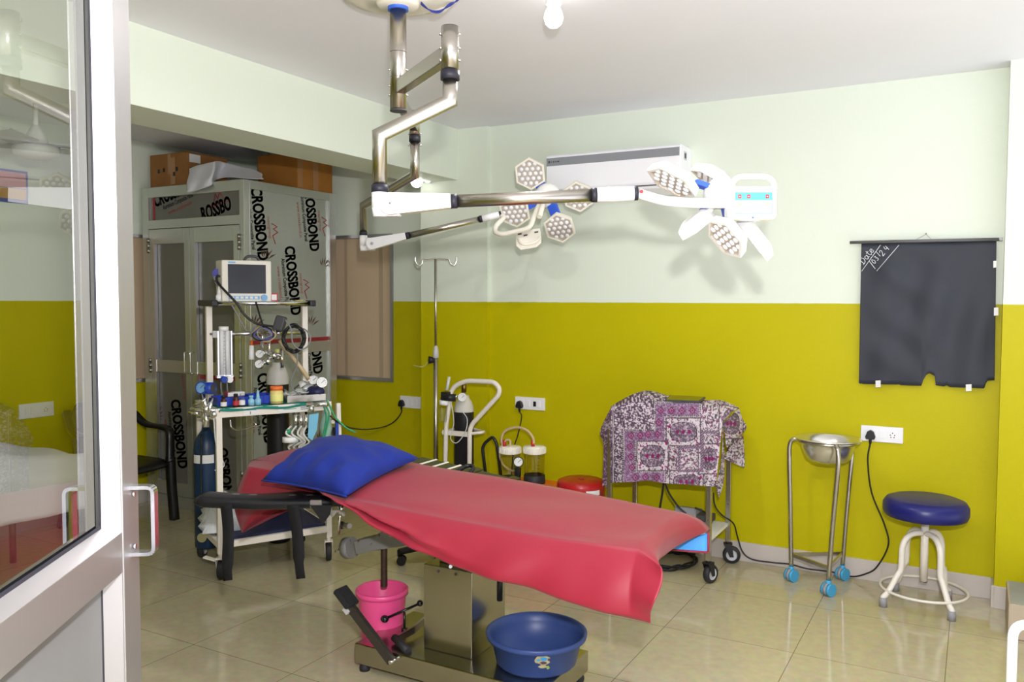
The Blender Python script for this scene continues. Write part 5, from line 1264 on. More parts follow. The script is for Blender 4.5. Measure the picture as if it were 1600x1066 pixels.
# the two doors
t = R(8); rf, uf = V(math.sin(t), 0, -math.cos(t)), V(math.cos(t), 0, math.sin(t))
zd1 = zt0-.035; zd0 = .095
zm0, zm1 = Zf(265, 582), Zf(265, 563)
for k, (d0, d1) in enumerate(((X(234), X(296.5)), (X(297.5), post-.004))):
    f = MB().m('alu_green'); sw = .055; yd = YF-.004
    for x0, x1, z0, z1 in ((d0, d0+sw, zd0, zd1), (d1-sw, d1, zd0, zd1), (d0+sw, d1-sw, zd1-.11, zd1), (d0+sw, d1-sw, zm0, zm1), (d0+sw, d1-sw, zd0, zd0+.1)):
        f.box(((x0+x1)/2, yd+.02, (z0+z1)/2), (x1-x0, .04, z1-z0), bev=.002)
    f.m('alu')
    for x in (d0+sw+.004, ): f.box((x, yd+.008, (zd0+zd1)/2), (.012, .024, zd1-zd0-.22))
    do = f.build('door', None, cabn)
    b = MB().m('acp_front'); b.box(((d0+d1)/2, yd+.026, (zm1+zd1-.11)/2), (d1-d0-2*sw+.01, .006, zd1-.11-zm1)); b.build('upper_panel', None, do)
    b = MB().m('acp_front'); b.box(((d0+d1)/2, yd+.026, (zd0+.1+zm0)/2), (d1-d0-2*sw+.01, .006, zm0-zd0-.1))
    G3 = lambda px, py: aty(px, py, yd+.0215)
    if k == 0:
        cross(b, G3(267, 625), rf, uf, .88, full=False); wing(b, G3(243, 650), V(0, 0, 1), V(1, 0, 0), .9)
        b.m('ink_red').text('www.cro', G3(283, 586), rf, uf, .05)
    else:
        cross(b, G3(340, 700), rf, uf, .88, full=False, txt='OSSBOND'); b.m('ink_red').box(((d0+d1)/2, yd+.0215, zm0-.02), (d1-d0-2*sw, .001, .03))
    b.clip((0, 0, zm0+.004), (0, 0, 1)).clip((0, 0, zd0+.09), (0, 0, -1)).clip((d1-sw+.006, 0, 0), (1, 0, 0)).clip((d0+sw-.006, 0, 0), (-1, 0, 0)); b.build('lower_panel', None, do)
    hx = d1-.028 if k == 0 else d0+.028; hz = (Zf(285, 550), Zf(285, 582))
    b = MB().m('chrome').tube(fillet([V(hx, yd, hz[0]), V(hx, yd-.035, hz[0]), V(hx, yd-.035, hz[1]), V(hx, yd, hz[1])], .01), .006, seg=10); b.build('handle', None, do)
    for hz_ in (zd1-.12, (zm0+zm1)/2, zd0+.2):
        b = MB().m('steel_old'); xh = d0-.004 if k == 0 else d1+.004
        for q_ in range(3): b.cyl(V(xh, yd-.004, hz_+.038*q_-.055), V(xh, yd-.004, hz_+.038*q_-.02), .011, seg=12)
        b.build('hinge', None, do)
# boxes and cloth on top
def carton_mat(name, c): mat(name, c, .75, spec=.2, noise=.14, nscale=9)
carton_mat('carton_a', (.30, .135, .045)); carton_mat('carton_b', (.36, .15, .030)); mat('brown_tape', (.38, .19, .08), .2, coat=.4)
def carton(name, label, x0, x1, y0, y1, z0, z1, m_, tape=None, marks=()):
    t = thing(name, label, 'cardboard box', V((x0+x1)/2, (y0+y1)/2, z0))
    b = MB().m(m_).box(((x0+x1)/2, (y0+y1)/2, (z0+z1)/2), (x1-x0, y1-y0, z1-z0), bev=.004)
    b.build('body', None, t); b = MB().m(m_)
    for s_, yy in ((-1, y0), (1, y1)): b.box(((x0+x1)/2, lerp(y0, y1, .5)+s_*(y1-y0)*.25, z1+.002), (x1-x0, (y1-y0)*.49, .004))
    b.build('top_flap', None, t)
    return t
zt = CH+.002
pa = atx(343, 250, -5.05)
A0 = aty(235, 292, 4.24); A1 = aty(293, 290, 4.24)
t = carton('cardboard_box', 'brown cardboard box on the left of the cabinet top behind the white cloth', A0.x, A1.x, 4.24, 4.62, zt, aty(293, 237, 4.24).z, 'carton_a')
b = MB().m('brown_tape'); q = aty(270, 262, 4.238)
b.box((q.x, 4.2385, (zt+A1.z)/2+.12), (.05, .001, .2)); b.box((q.x-.04, 4.2385, q.z+.03), (.03, .001, .15)); b.build('parcel_tape', None, t)
b = MB().m('ink_black'); 
for px, py in ((248, 268), (256, 266), (272, 272), (276, 264)): q = aty(px, py, 4.2375); b.box((q.x, 4.2375, q.z), (.022, .001, .03))
b.build('shipping_marks', None, t)
b = MB().m('paper_white').box((A1.x+.001, 4.31, aty(300, 248, 4.3).z), (.001, .10, .06)); b.build('paper_label', None, t)
yb_ = atx(465, 287, -4.5).y; ye_ = 5.12
xb0 = aty(403, 285, yb_).x
t = carton('cardboard_box', 'orange-brown taped cardboard box on the right of the cabinet top', xb0, -4.50, yb_, ye_, zt, atx(465, 238, -4.5).z, 'carton_b')
b = MB().m('brown_tape').box((-4.499, lerp(yb_, ye_, .5), (zt+atx(465, 238, -4.5).z)/2), (.001, .06, atx(465, 238, -4.5).z-zt-.01)); b.box((-4.499, yb_+.03, zt+.14), (.001, .05, .26)); b.build('parcel_tape', None, t)
mat('white_cloth', (.70, .70, .74), .85, sheen=.2, noise=.05, nscale=20)
b = MB().m('white_cloth'); rows = []
topl = [(296, 264), (306, 259), (320, 256), (334, 253), (342, 252), (358, 256), (378, 261), (396, 265), (409, 271)]
botl = [(291, 300), (300, 300), (316, 295), (329, 290), (333, 284), (343, 279), (360, 277), (386, 279), (411, 280)]
for i in range(41):
    s_ = i/40; T_ = stat(topl, s_); B_ = stat(botl, s_); row = []
    k = max(0, min(1, (s_-.38)/.2)); k = k*k*(3-2*k)
    for j in range(17):
        v = j/16; px, py = lerp(T_.x, B_.x, v), lerp(T_.y, B_.y, v)
        y = lerp(lerp(4.205, 4.150, min(1, v*1.5)), lerp(lerp(4.34, 4.62, s_), lerp(4.19, 4.50, s_), v), k)
        y += .010*math.sin(s_*26+v*4)*(.3+.7*v)*(1-k)+.012*math.sin(s_*17-v*3)*k
        row.append(aty(px+.8*math.sin(v*8+s_*12), py, y))
    rows.append(row)
b.grid(rows); one(b.build('white_cloth', solid=.004, off=0), 'crumpled white cloth hanging over the front edge of the cabinet top', 'cloth')

# ---------------------------------------------------------------- black plastic armchair
mat('chair_black', (.010, .010, .010), .35)
ch = thing('plastic_armchair', 'black moulded plastic armchair between the left wall and the cabinet', 'chair', V(-5.2, 3.68, 0))
def ribbon(mb, pts, w, t, side, k=6):
    q = smooth_path([Vector(p) for p in pts], k); side = Vector(side).normalized(); vs_ = []
    for i, p in enumerate(q):
        d = (q[min(i+1, len(q)-1)]-q[max(0, i-1)]).normalized(); n = d.cross(side).normalized()
        vs_.append([mb.bm.verts.new(p+side*sx*w/2+n*sy*t/2) for sx, sy in ((-1, -1), (1, -1), (1, 1), (-1, 1))])
    return mb.skin(vs_, smooth=True)
cx0, cx1, cyA, cyB = -5.45, -4.97, 3.43, 3.93
b = MB().m('chair_black'); rows = []
for i in range(9):
    u = i/8; rows.append([V(lerp(cx0+.06, cx1+.01, u), lerp(cyA+.02, cyB-.02, j/8), .43-.025*math.sin(math.pi*u*.8)*(math.sin(math.pi*j/8))-.03*max(0, u-.85)/.15) for j in range(9)])
b.grid(rows); b.build('seat', None, ch, solid=.022, off=0)
b = MB().m('chair_black'); rows = []
for i in range(10):
    u = i/9; wd = .23-.03*u-.05*max(0, u-.8)/.2; rows.append([V(cx0+.07-.10*u+.05*(abs(j/8-.5)*2)**2, (cyA+cyB)/2+(j/8-.5)*2*wd, .42+.43*u-.03*(abs(j/8-.5)*2)**3*max(0, u-.6)) for j in range(9)])
b.grid(rows); b.build('backrest', None, ch, solid=.016, off=0)
for y, s_ in ((cyA, -1), (cyB, 1)):
    b = MB().m('chair_black'); ribbon(b, [(cx0+.02, y-s_*.03, .80), (cx0+.09, y, .74), (cx0+.19, y+s_*.02, .665), (cx1-.10, y+s_*.02, .655), (cx1-.015, y+s_*.01, .63), (cx1+.0, y, .52), (cx1+.01, y-s_*.01, .42)], .05, .028, (0, 1, 0)); b.build('armrest', None, ch)
    b = MB().m('chair_black'); ribbon(b, [(cx1+.0, y, .45), (cx1+.008, y, .25), (cx1+.02, y+s_*.01, 0.002)], .05, .045, (0, 1, 0)); b.build('leg', None, ch)
    b = MB().m('chair_black'); ribbon(b, [(cx0+.09, y-s_*.02, .45), (cx0+.05, y, .2), (cx0+.0, y+s_*.01, .002)], .05, .045, (0, 1, 0)); b.build('leg', None, ch)

# ---------------------------------------------------------------- bed under a white sheet behind the door glass
mat('sheet', (.66, .66, .66), .85, sheen=.2, noise=.06, nscale=3)
bx1 = -4.3; by0, by1 = 1.25, 2.93; zb_ = .80
bd = thing('bed', 'narrow steel bed under a white sheet seen through the door glass', 'bed', V(bx1-.35, 2.1, 0))
b = MB().m('grey'); b.box((bx1-.38, 2.09, .62), (.68, 1.6, .12), bev=.03); b.build('mattress', None, bd)
for x in (bx1-.68, bx1-.08):
    for y in (1.35, 2.82): b = MB().m('steel_old').cyl(V(x, y, 0), V(x, y, .58), .018, seg=12); b.build('leg', None, bd)
sh = thing('bed_sheet', 'white sheet draped over a bulky shape on the bed behind the door glass', 'sheet', V(bx1-.35, 2.1, .4))
b = MB().m('sheet'); rows = []
for i in range(49):
    v = i/48; y = lerp(by0, by1, v); bulge = .17*math.exp(-((y-2.28)/.35)**2)+.10*math.exp(-((y-1.7)/.4)**2); endf = max(0, (v-.93)/.07)
    row = []
    for j in range(29):
        u = j/28
        if u < .5:
            t = u/.5; x = lerp(bx1-.75, bx1-.06, t); z = .70+bulge*math.sin(math.pi*(.15+.75*t))+.008*math.sin(y*20+x*12)
        else:
            t = (u-.5)/.5; x = bx1-.06+.08*min(1, t*3)+.014*math.sin(y*17+t*1.5)*t+.02*math.sin(y*5)*t; z = lerp(.70+bulge*.45, .40+.02*math.sin(y*3), t)
        row.append(V(x, y+.03*endf, z-.25*endf**2*(1 if u < .5 else .0)))
    rows.append(row)
b.grid(rows); b.build('sheet_cloth', None, sh, solid=.004, off=0)
# ---------------------------------------------------------------- drip stand
iv = aty(681, 560, 4.76); iv.z = 0
ivs = thing('iv_stand', 'slim steel drip stand with two top hooks beside the window corner', 'drip stand', iv)
zk = zat(iv, 555)
ztp = zat(iv, 405)
b = MB().m('steel').cyl(iv+V(0, 0, .1), iv+V(0, 0, zk), .0165, seg=18); b.build('lower_pole', None, ivs)
b = MB().m('steel').cyl(iv+V(0, 0, zk), iv+V(0, 0, ztp), .0085, seg=14); b.build('upper_pole', None, ivs)
b = MB().m('light_grey').lathe(iv, [(.0165, zk-.02), (.02, zk-.018), (.02, zk+.02), (.013, zk+.06), (.009, zk+.065)], seg=18); b.build('collar', None, ivs)
kz = zat(iv, 556); b = MB().m('black').cyl(iv-CR*.012+V(0, 0, kz-.03), iv-CR*.05+V(0, 0, kz-.03), .018, .028, seg=9); b.build('clamp_knob', None, ivs)
H_ = V(CR.x, CR.y, 0).normalized(); hk = lambda dx, dz: iv+H_*dx+V(0, 0, ztp+dz)
k = 1/FPX*((iv-CP).dot(CF))
b = MB().m('chrome').tube([hk(-31*k, .018), hk(-31*k, -.015), hk(-28*k, -.038), hk(-25*k, -.044), hk(-21*k, -.030), hk(-20*k, -.008), hk(-16*k, 0), hk(0, .004), hk(18*k, .002), hk(21*k, -.008), hk(23*k, -.03), hk(27*k, -.042), hk(30*k, -.036), hk(32*k, -.012), hk(32*k, .018)], .0055, seg=9, smooth_pts=4); b.build('hook_bar', None, ivs)
for q in range(5):
    a = R(72*q+20); d = V(math.cos(a), math.sin(a), 0)
    b = MB().m('steel').bar(iv+d*.02+V(0, 0, .11), iv+d*.13+V(0, 0, .075), .025, .02); b.m('rubber').cyl(iv+d*.13+V(-d.y*.012, d.x*.012, .028), iv+d*.13+V(d.y*.012, -d.x*.012, .028), .028, seg=16); b.build('base_leg', None, ivs)
b = MB().m('clear_hose').tube([iv+V(-.03, -.02, kz-.02), aty(663, 572, 4.72), aty(655, 573, 4.7), aty(646, 571, 4.7)], .0015, seg=5, smooth_pts=5); b.build('loose_tube', None, ivs)

# ---------------------------------------------------------------- oxygen cylinder on its trolley
yo = 4.60
ob = aty(714, 700, yo); ob.z = 0
oc = aty(725, 690, yo+.10); oc.z = 0
rO = 15.3/FPX*(oc-CP).dot(CF)
ot_ = thing('cylinder_trolley', 'cream tubular cylinder trolley with bent handle beside the drip stand', 'cylinder trolley', ob)
A = lambda px, py, y=yo: aty(px, py, y)
zl = lambda px: aty(px, 740, yo)
pL = A(694, 740); pR = A(733, 740)
b = MB().m('cream').tube(fillet([V(pL.x, yo, .10), A(697, 665), A(706, 606), A(727, 595), A(772, 597), A(781, 607), A(779, 618), A(734, 667), V(pR.x, yo, .10)], .05, 6), .0155, seg=14); b.build('tube_frame', None, ot_)
b = MB().m('cream'); b.bar(A(692, 675.5), A(736, 679.5), .012, .032); pts = [A(735, 678), aty(752, 676, yo+.02), aty(756, 675, yo+.1), oc+V(rO+.02, .06, A(714, 677).z), oc+V(-.01, rO+.03, A(714, 677).z), oc+V(-rO-.03, .03, A(714, 677).z), A(692, 676)]
b.tube(pts, .010, seg=8, smooth_pts=5); b.build('cylinder_hoop', None, ot_)
b = MB().m('cream').box(V((pL.x+pR.x)/2, yo+.11, .09), (.20, .24, .02)); b.bar(V(pL.x, yo, .1), V(pR.x, yo, .1), .02, .02); b.build('foot_plate', None, ot_)
for x in (pL.x-.03, pR.x+.03): b = MB().m('rubber').cyl(V(x-.015, yo+.02, .06), V(x+.015, yo+.02, .06), .06, seg=20); b.m('light_grey').cyl(V(x-.017, yo+.02, .06), V(x+.017, yo+.02, .06), .03, seg=16); b.build('wheel', None, ot_)
gc_ = thing('gas_cylinder', 'black oxygen cylinder with white shoulder standing in the cream trolley', 'gas cylinder', oc+V(0, 0, .1))
zc1 = zat(oc, 643)
b = MB().m('cylinder_black').lathe(oc, [(.001, .102), (rO, .102), (rO, zc1)], seg=30); b.build('body', None, gc_)
b = MB().m('cylinder_white').lathe(oc, [(rO, zc1), (rO*.97, zc1+.03), (rO*.8, zc1+.065), (rO*.55, zc1+.09), (rO*.5, zc1+.11)], seg=30, cap1=True); b.build('shoulder', None, gc_)
b = MB().m('steel').cyl(oc+V(0, 0, zc1+.10), oc+V(0, 0, zc1+.17), .014, seg=14); mat('brass', (.25, .16, .06), .3, 1); b.m('brass').cyl(oc+V(0, 0, zc1+.13), oc+V(0, 0, zc1+.19), .017, seg=14); b.build('valve', None, gc_)
rg = thing('oxygen_regulator', 'black oxygen regulator with round gauge and humidifier bottle on the cylinder', 'regulator', A(712, 621))
Dq = (A(712, 621)-CP).dot(CF)
gauge(rg, atd(722, 621, Dq-.02), -CF+CR*-.15, .028, 'white')
b = MB().m('black').cyl(atd(694, 621, Dq), atd(712, 622, Dq), .025, seg=14); b.box(atd(697, 619, Dq), (.05, .05, .055)); b.m('chrome').cyl(atd(708, 621, Dq), atd(722, 618, Dq+.05), .011, seg=12); b.build('regulator_body', None, rg)
b = MB().m('clear_hose').cyl(atd(698, 610, Dq), atd(702, 589, Dq), .011, .010, seg=14); b.build('flow_tube', None, rg)
b = MB().m('white').cyl(atd(693, 633, Dq), atd(694, 626, Dq), .031, seg=20); bo = b.build('bottle_lid', None, rg)
b = MB().m('clear_plastic').lathe(atd(692, 660, Dq), [(.022, 0), (.027, .01), (.028, .095)], seg=20); b.build('bottle', None, rg)
b = MB().m('clear_hose').tube([atd(705, 630, Dq), atd(709, 660, Dq-.02), atd(704, 685, Dq-.03), atd(714, 692, Dq-.05), atd(727, 675, Dq-.06), atd(730, 655, Dq-.05), atd(722, 643, Dq-.03)], .003, seg=6, smooth_pts=6); b.build('clear_hose', None, rg)

# ---------------------------------------------------------------- suction machine
ysu = 4.72
s0 = aty(797, 745, ysu); s1 = aty(835, 748, ysu)
zbx = .395
bx0, bx1_ = s0.x-.12, aty(866, 765, ysu-.1).x
sm = thing('suction_machine', 'orange box suction machine with two clear jars by the yellow wall', 'suction machine', V((bx0+bx1_)/2, ysu, 0))
b = MB().m('orange').box(((bx0+bx1_)/2, ysu, .24), (bx1_-bx0, .27, .30), bev=.006)
for k in range(3): b.m('dark_grey').cyl(V(bx1_-.03, ysu-.08+.08*k, .389), V(bx1_-.03, ysu-.08+.08*k, .392), .006, seg=10)
b.build('case', None, sm)
for x in (bx0+.05, bx1_-.05):
    for y in (ysu-.1, ysu+.1): b = MB().m('rubber').cyl(V(x-.012, y, .03), V(x+.012, y, .03), .03, seg=16); b.m('grey').bar(V(x, y, .03), V(x, y, .1), .03, .03); b.build('caster', None, sm)
rj = 16.5/FPX*(s0-CP).dot(CF)
for q, ring in ((s0, False), (s1, True)):
    c = V(q.x, ysu, 0); zj1 = zat(c, 705)
    j = MB().m('amber_plastic'); j.lathe(c, [(.001, .392), (rj*.9, .392), (rj*.92, .40), (rj*.95, zj1-.02), (rj*.93, zj1)], seg=30); jo = j.build('jar', None, sm)
    l = MB().m('offwhite').lathe(c, [(rj*1.02, zj1-.012), (rj*1.04, zj1+.0), (rj*1.04, zj1+.025), (rj*.98, zj1+.032), (.001, zj1+.034)], seg=30)
    for k in range(30):
        a = 2*math.pi*k/30; l.box(c+V(math.cos(a)*rj*1.045, math.sin(a)*rj*1.045, zj1+.008), (.004, .004, .034), rz=a)
    l.build('lid', None, jo)
    b = MB().m('black'); nf = V(-CF.x, -CF.y, 0).normalized()
    for k in range(8):
        a = math.atan2(nf.y, nf.x)+.35; d = V(math.cos(a), math.sin(a), 0); b.box(c+d*(rj*.955)+V(0, 0, .43+.022*k), (.001, .012 if k % 2 else .02, .0022), rz=a)
    b.build('scale', None, jo)
    b = MB().m('rubber').lathe(c, [(rj*1.0, .393), (rj*1.02, .40), (rj*1.0, .445 if ring else .41), (rj*.96, .447 if ring else .412)], seg=30); b.build('base_ring', None, jo)
    b = MB().m('red').cyl(c+V(-.03 if not ring else -.0, -.02, zj1+.03), c+V(-.035 if not ring else -.006, -.02, zj1+.075), .012, .009, seg=12); b.build('nozzle', None, jo)
Bq = lambda px, py, y=ysu-.02: aty(px, py, y)
b = MB().m('hose_tan').tube([Bq(784, 693), Bq(784, 683), Bq(790, 673), Bq(806, 668), Bq(822, 672), Bq(832, 683), Bq(834, 693)], .0085, seg=10, smooth_pts=5); b.build('hose', None, sm)
b = MB().m('hose_tan').tube([Bq(797, 699), Bq(797, 689), Bq(791, 688), Bq(784, 697), Bq(781, 712), Bq(787, 727), Bq(798, 735), Bq(807, 736, ysu-.10)], .007, seg=10, smooth_pts=5); b.build('hose', None, sm)
gauge(sm, aty(810, 722, ysu-.11), -CF, .033, 'black'); b = MB().m('black').box(aty(809, 738, ysu-.10), (.035, .03, .06), bev=.004); b.build('gauge_valve', None, sm)
b = MB().m('black').tube(fillet([Bq(761, 760), Bq(754, 700), Bq(757, 693), Bq(770, 682), Bq(776, 692), Bq(783, 745)], .03), .0105, seg=12); b.build('push_handle', None, sm)
# ---------------------------------------------------------------- red plastic stool
rc = aty(908, 756, 4.66); rs0 = 37.5/FPX*(rc-CP).dot(CF); rc.z = 0
zr_ = zat(rc, 749)
rst = thing('plastic_stool', 'round red plastic stool behind the operating table', 'stool', rc)
mat('red_plastic', (.42, .010, .012), .3)
b = MB().m('red_plastic').lathe(rc, [(.018, zr_-.004), (.02, zr_+.002), (.03, zr_), (rs0*.85, zr_), (rs0*.96, zr_-.008), (rs0, zr_-.025), (rs0*1.01, zr_-.10), (rs0*1.0, zr_-.10), (rs0*.97, zr_-.03)], seg=40); b.build('seat', None, rst)
for k in range(4):
    a = R(45+90*k); d = V(math.cos(a), math.sin(a), 0); b = MB().m('red_plastic').bar(rc+d*rs0*.88+V(0, 0, zr_-.02), rc+d*rs0*1.12, .05, .02, up=d); b.build('leg', None, rst)
b = MB().m('paper_white').lathe(rc, [(rs0*1.018, zr_-.072), (rs0*1.014, zr_-.042)], seg=60)
for f in list(b.bm.faces):
    c = f.calc_center_median(); q = c-CP; px = 800+FPX*q.dot(CR)/q.dot(CF)
    if not 917 < px < 938 or (c-rc).dot(CF) > 0: b.bm.faces.remove(f)
b.build('paper_label', None, rst)

# ---------------------------------------------------------------- trolley under the printed cloth
tf = V(-1.268, 4.511, 0); yF, yR = 4.511, 4.93; xR_ = -1.268; xL_ = aty(953, 770, yF).x
tt = thing('cautery_trolley', 'steel trolley on casters under the printed cloth by the yellow wall', 'trolley', V((xL_+xR_)/2, (yF+yR)/2, 0))
zT = .82
for x, y in ((xL_, yF), (xR_, yF), (xL_, yR), (xR_, yR)):
    b = MB().m('steel').box((x, y, (zT+.13)/2), (.028, .028, zT-.13), bev=.002); b.m('dark_grey').cyl(V(x, y-.0145, .36), V(x, y-.0135, .36), .004, seg=8); b.build('leg', None, tt)
    caster(tt, (x, y), .052, V(-.35, -.9, 0) if y == yF else V(-.95, -.3, 0), 'black', 'rubber', 'light_grey', stem=.02)
b = MB().m('white').box(((xL_+xR_)/2, (yF+yR)/2, .235), (xR_-xL_, yR-yF, .02)); b.build('lower_shelf', None, tt)
b = MB().m('steel').box(((xL_+xR_)/2, (yF+yR)/2, zT-.01), (xR_-xL_, yR-yF, .02)); b.build('top_shelf', None, tt)
b = MB().m("light_grey").box((xL_+.36, 4.62, .90), (.34, .22, .155), bev=.02)
one(b.build('covered_machine'), 'bulky grey machine hidden under the printed cloth', 'machine')
fp = atz(1075, 806, .27); b = MB().m('grey').prism([V(fp.x-.07, fp.y-.06, .247), V(fp.x-.07, fp.y+.10, .247), V(fp.x-.07, fp.y+.10, .30), V(fp.x-.07, fp.y-.04, .33)], V(.13, 0, 0)); b.m('dark_grey').box((fp.x+.08, fp.y+.02, .27), (.14, .1, .04)); one(b.build('foot_switch', bev=.004), 'grey foot switch on the lower shelf of the covered trolley', 'foot switch')
for pts, l in (([(1037, 752, 4.6), (1035, 772, 4.65), (1031, 795, 4.7), (1030, 815, 4.7)], 'straight black cable dropping behind the printed cloth'), ([(1038, 752, 4.6), (1046, 772, 4.62), (1060, 792, 4.65), (1072, 803, 4.66)], 'black cable slanting from under the printed cloth to the foot switch'), ([(1086, 794, 4.7), (1098, 799, 4.72), (1106, 806, 4.7), (1112, 818, 4.7)], 'short black cable arching right of the foot switch')):
    b = MB().m('black').tube([aty(*p) for p in pts], .006, seg=8, smooth_pts=5); one(b.build('cable'), l, 'cable')
rnd = random.Random(9); pts = []
for i in range(52):
    t = 2*math.pi*i/13; q = atz(1050+rnd.uniform(-4, 4)+38*math.cos(t), 877+13*math.sin(t)+rnd.uniform(-2, 2), .008); q.z = .008+.006*(i % 4); pts.append(q)
b = MB().m('black').tube(pts, .006, seg=7, smooth_pts=3); one(b.build('coiled_cable'), 'coil of black cable lying on the floor under the covered trolley', 'cable coil')
# printed cloth: the pattern is woven in, one colour per point of a fine mesh
def vnoise(x, y, seed=0):
    xi, yi = np.floor(x).astype(int), np.floor(y).astype(int); xf, yf_ = x-xi, y-yi
    h = lambda a, b_: (np.abs(np.sin((a*127.1+b_*311.7+seed*74.7))*43758.5453) % 1)
    u, v = xf*xf*(3-2*xf), yf_*yf_*(3-2*yf_)
    return (h(xi, yi)*(1-u)+h(xi+1, yi)*u)*(1-v)+(h(xi, yi+1)*(1-u)+h(xi+1, yi+1)*u)*v
WHT, PUR, DGR, MAG, LIL, BLK = [np.array(s2l(*c)) for c in ((205, 194, 200), (132, 96, 132), (92, 82, 90), (150, 40, 110), (172, 140, 172), (45, 40, 45))]
def pattern(x, y):
    """x, y arrays in the cloth's own units (0..1330, 0..860)"""
    x = np.asarray(x, float); y = np.asarray(y, float); c = np.zeros(x.shape+(3,)); c[:] = WHT
    def put(mask, col): c[mask] = col
    n1 = vnoise(x/9, y/9, 1)+.5*vnoise(x/4.5, y/4.5, 2); n2 = vnoise(x/13, y/13, 5)
    put(n1 > .66, PUR*.6); put((n1 > .88), DGR*.7)                      # scrolling ground
    rectm = lambda x0, y0, x1, y1: (x >= x0) & (x < x1) & (y >= y0) & (y < y1)
    right = (x > 590) & (y > 275) | (x > 880)
    fl = right & (n2 > .0); c[fl] = WHT
    put(right & (n1 > .86), DGR); put(right & (n2 > .66) & (n1 < .75), MAG*.6+DGR*.3)
    band = rectm(490, 150, 880, 280) | rectm(490, 150, 590, 490) | rectm(225, 375, 590, 490) | rectm(225, 375, 345, 860) | rectm(225, 720, 590, 860)
    inner = rectm(505, 165, 865, 262) | rectm(505, 165, 575, 475) | rectm(242, 392, 575, 472) | rectm(242, 392, 328, 860) | rectm(242, 738, 575, 860)
    put(band, WHT); st = ((x+y*0).astype(int)//5 + (y).astype(int)//5) % 2 == 0
    rim = band & ~inner; put(rim, DGR); ed = rim & (((x.astype(int) % 17) < 4) | ((y.astype(int) % 17) < 4)); put(ed, WHT*.9)
    put(inner, np.where(True, PUR*.85, PUR)); put(inner & (n1 > .75), LIL); put(inner & (n1 > 1.0), DGR)
    for cx, cy in [(545, 222), (635, 222), (722, 222), (810, 222), (530, 320), (520, 420), (440, 420), (375, 430), (300, 432), (292, 520), (300, 608), (308, 695), (335, 780), (418, 775), (512, 780)]:
        d = np.abs(x-cx)/32+np.abs(y-cy)/36
        put(d < 1, DGR*.9); put(d < .85, MAG*.75); put(d < .55, LIL*.9); put(d < .38, MAG*.8); put(d < .15, DGR)
    def medallion(cx, cy, rx, ry):
        fr = rectm(cx-rx-25, cy-ry-30, cx+rx+25, cy+ry+30); put(fr, WHT); put(fr & (n1 > 1.0), DGR); put(fr & (n2 > .75), MAG*.8)
        d = (np.abs((x-cx)/rx)**2.6+np.abs((y-cy)/ry)**2.6)
        put(fr & (d < 1), DGR*1.1); put(fr & (d < 1) & (n1 > .8), LIL*.75); put(fr & (d < 1) & (n1 > 1.05), WHT*.75); put(fr & (d < 1.06) & (d > .92), BLK)
        for s_ in (-.45, 0, .45): put((np.abs(x-cx-s_*rx)/18+np.abs(y-cy)/22 < 1), MAG*.75)
        o_ = rectm(cx-rx-34, cy-ry-40, cx+rx+34, cy+ry+40) & ~rectm(cx-rx-25, cy-ry-30, cx+rx+25, cy+ry+30); put(o_, DGR)
    medallion(735, 400, 112, 80); medallion(478, 600, 100, 88); medallion(760, 815, 110, 60); medallion(950, 625, 62, 90); medallion(1130, 330, 70, 90)
    bx_ = rectm(688, 515, 900, 735) & ~rectm(712, 540, 876, 712); put(bx_, DGR); put(bx_ & (((x+y).astype(int) % 22) < 7), LIL)
    put(rectm(712, 540, 876, 712) & (n1 > 1.0), DGR)
    bx_ = rectm(880, 390, 1010, 560) & ~rectm(905, 415, 1010, 540); put(bx_, DGR); put(bx_ & (((x+y).astype(int) % 22) < 7), LIL)
    ls = rectm(140, 180, 160, 860); put(ls, DGR); put(rectm(147, 180, 152, 860), WHT)
    put((x < 138) & (n1 > .6), PUR*.8)
    return c
def cloth_mat(name):
    m = bpy.data.materials.new(name); m.use_nodes = True; MATS[name] = m; nt = m.node_tree; b = nt.nodes['Principled BSDF']
    a = nt.nodes.new('ShaderNodeAttribute'); a.attribute_name = 'print'; nt.links.new(a.outputs['Color'], b.inputs['Base Color']); b.inputs['Roughness'].default_value = .8; b.inputs['Specular IOR Level'].default_value = .2
cloth_mat('printed_cloth')
def cloth_grid(name, parent, Pt, UV):
    """Pt[i][j] world points, UV arrays of cloth units"""
    n, m_ = len(Pt), len(Pt[0]); org = ORG[parent.as_pointer()]
    me = bpy.data.meshes.new(name); vs_ = [tuple(Vector(p)-org) for r in Pt for p in r]
    fs = [(i*m_+j, i*m_+j+1, (i+1)*m_+j+1, (i+1)*m_+j) for i in range(n-1) for j in range(m_-1)]
    me.from_pydata(vs_, [], fs)
    c = pattern(UV[0].ravel(), UV[1].ravel()); at = me.color_attributes.new('print', 'FLOAT_COLOR', 'POINT')
    at.data.foreach_set('color', np.concatenate([np.clip(c, 0, 1), np.ones((len(c), 1))], 1).ravel().astype(np.float32))
    me.polygons.foreach_set('use_smooth', [True]*len(fs)); me.materials.append(MATS['printed_cloth'])
    o = bpy.data.objects.new(name, me); COL.objects.link(o); o.parent = parent
    md = o.modifiers.new('solid', 'SOLIDIFY'); md.thickness = .002; md.offset = 0
    return o
pc = thing('printed_cloth', 'purple and white printed cloth draped over the steel trolley', 'cloth', V((xL_+xR_)/2, (yF+yR)/2, .6))
ZU = lambda x, y: (930+x/5.328, 600+y/5.328)
yq = yF-.04
topE = [(130, 205), (300, 150), (480, 158), (700, 165), (880, 175), (1000, 250), (1060, 330)]      # front top edge
botE = [(150, 822), (300, 818), (440, 806), (590, 830), (760, 838), (900, 850), (1003, 856)]
rearE = [(130, 205), (320, 90), (450, 58), (640, 105), (900, 135), (1060, 140), (1195, 200)]       # rear silhouette
NX, NV, NT = 190, 140, 46
Pt, U_, V_ = [], [], []
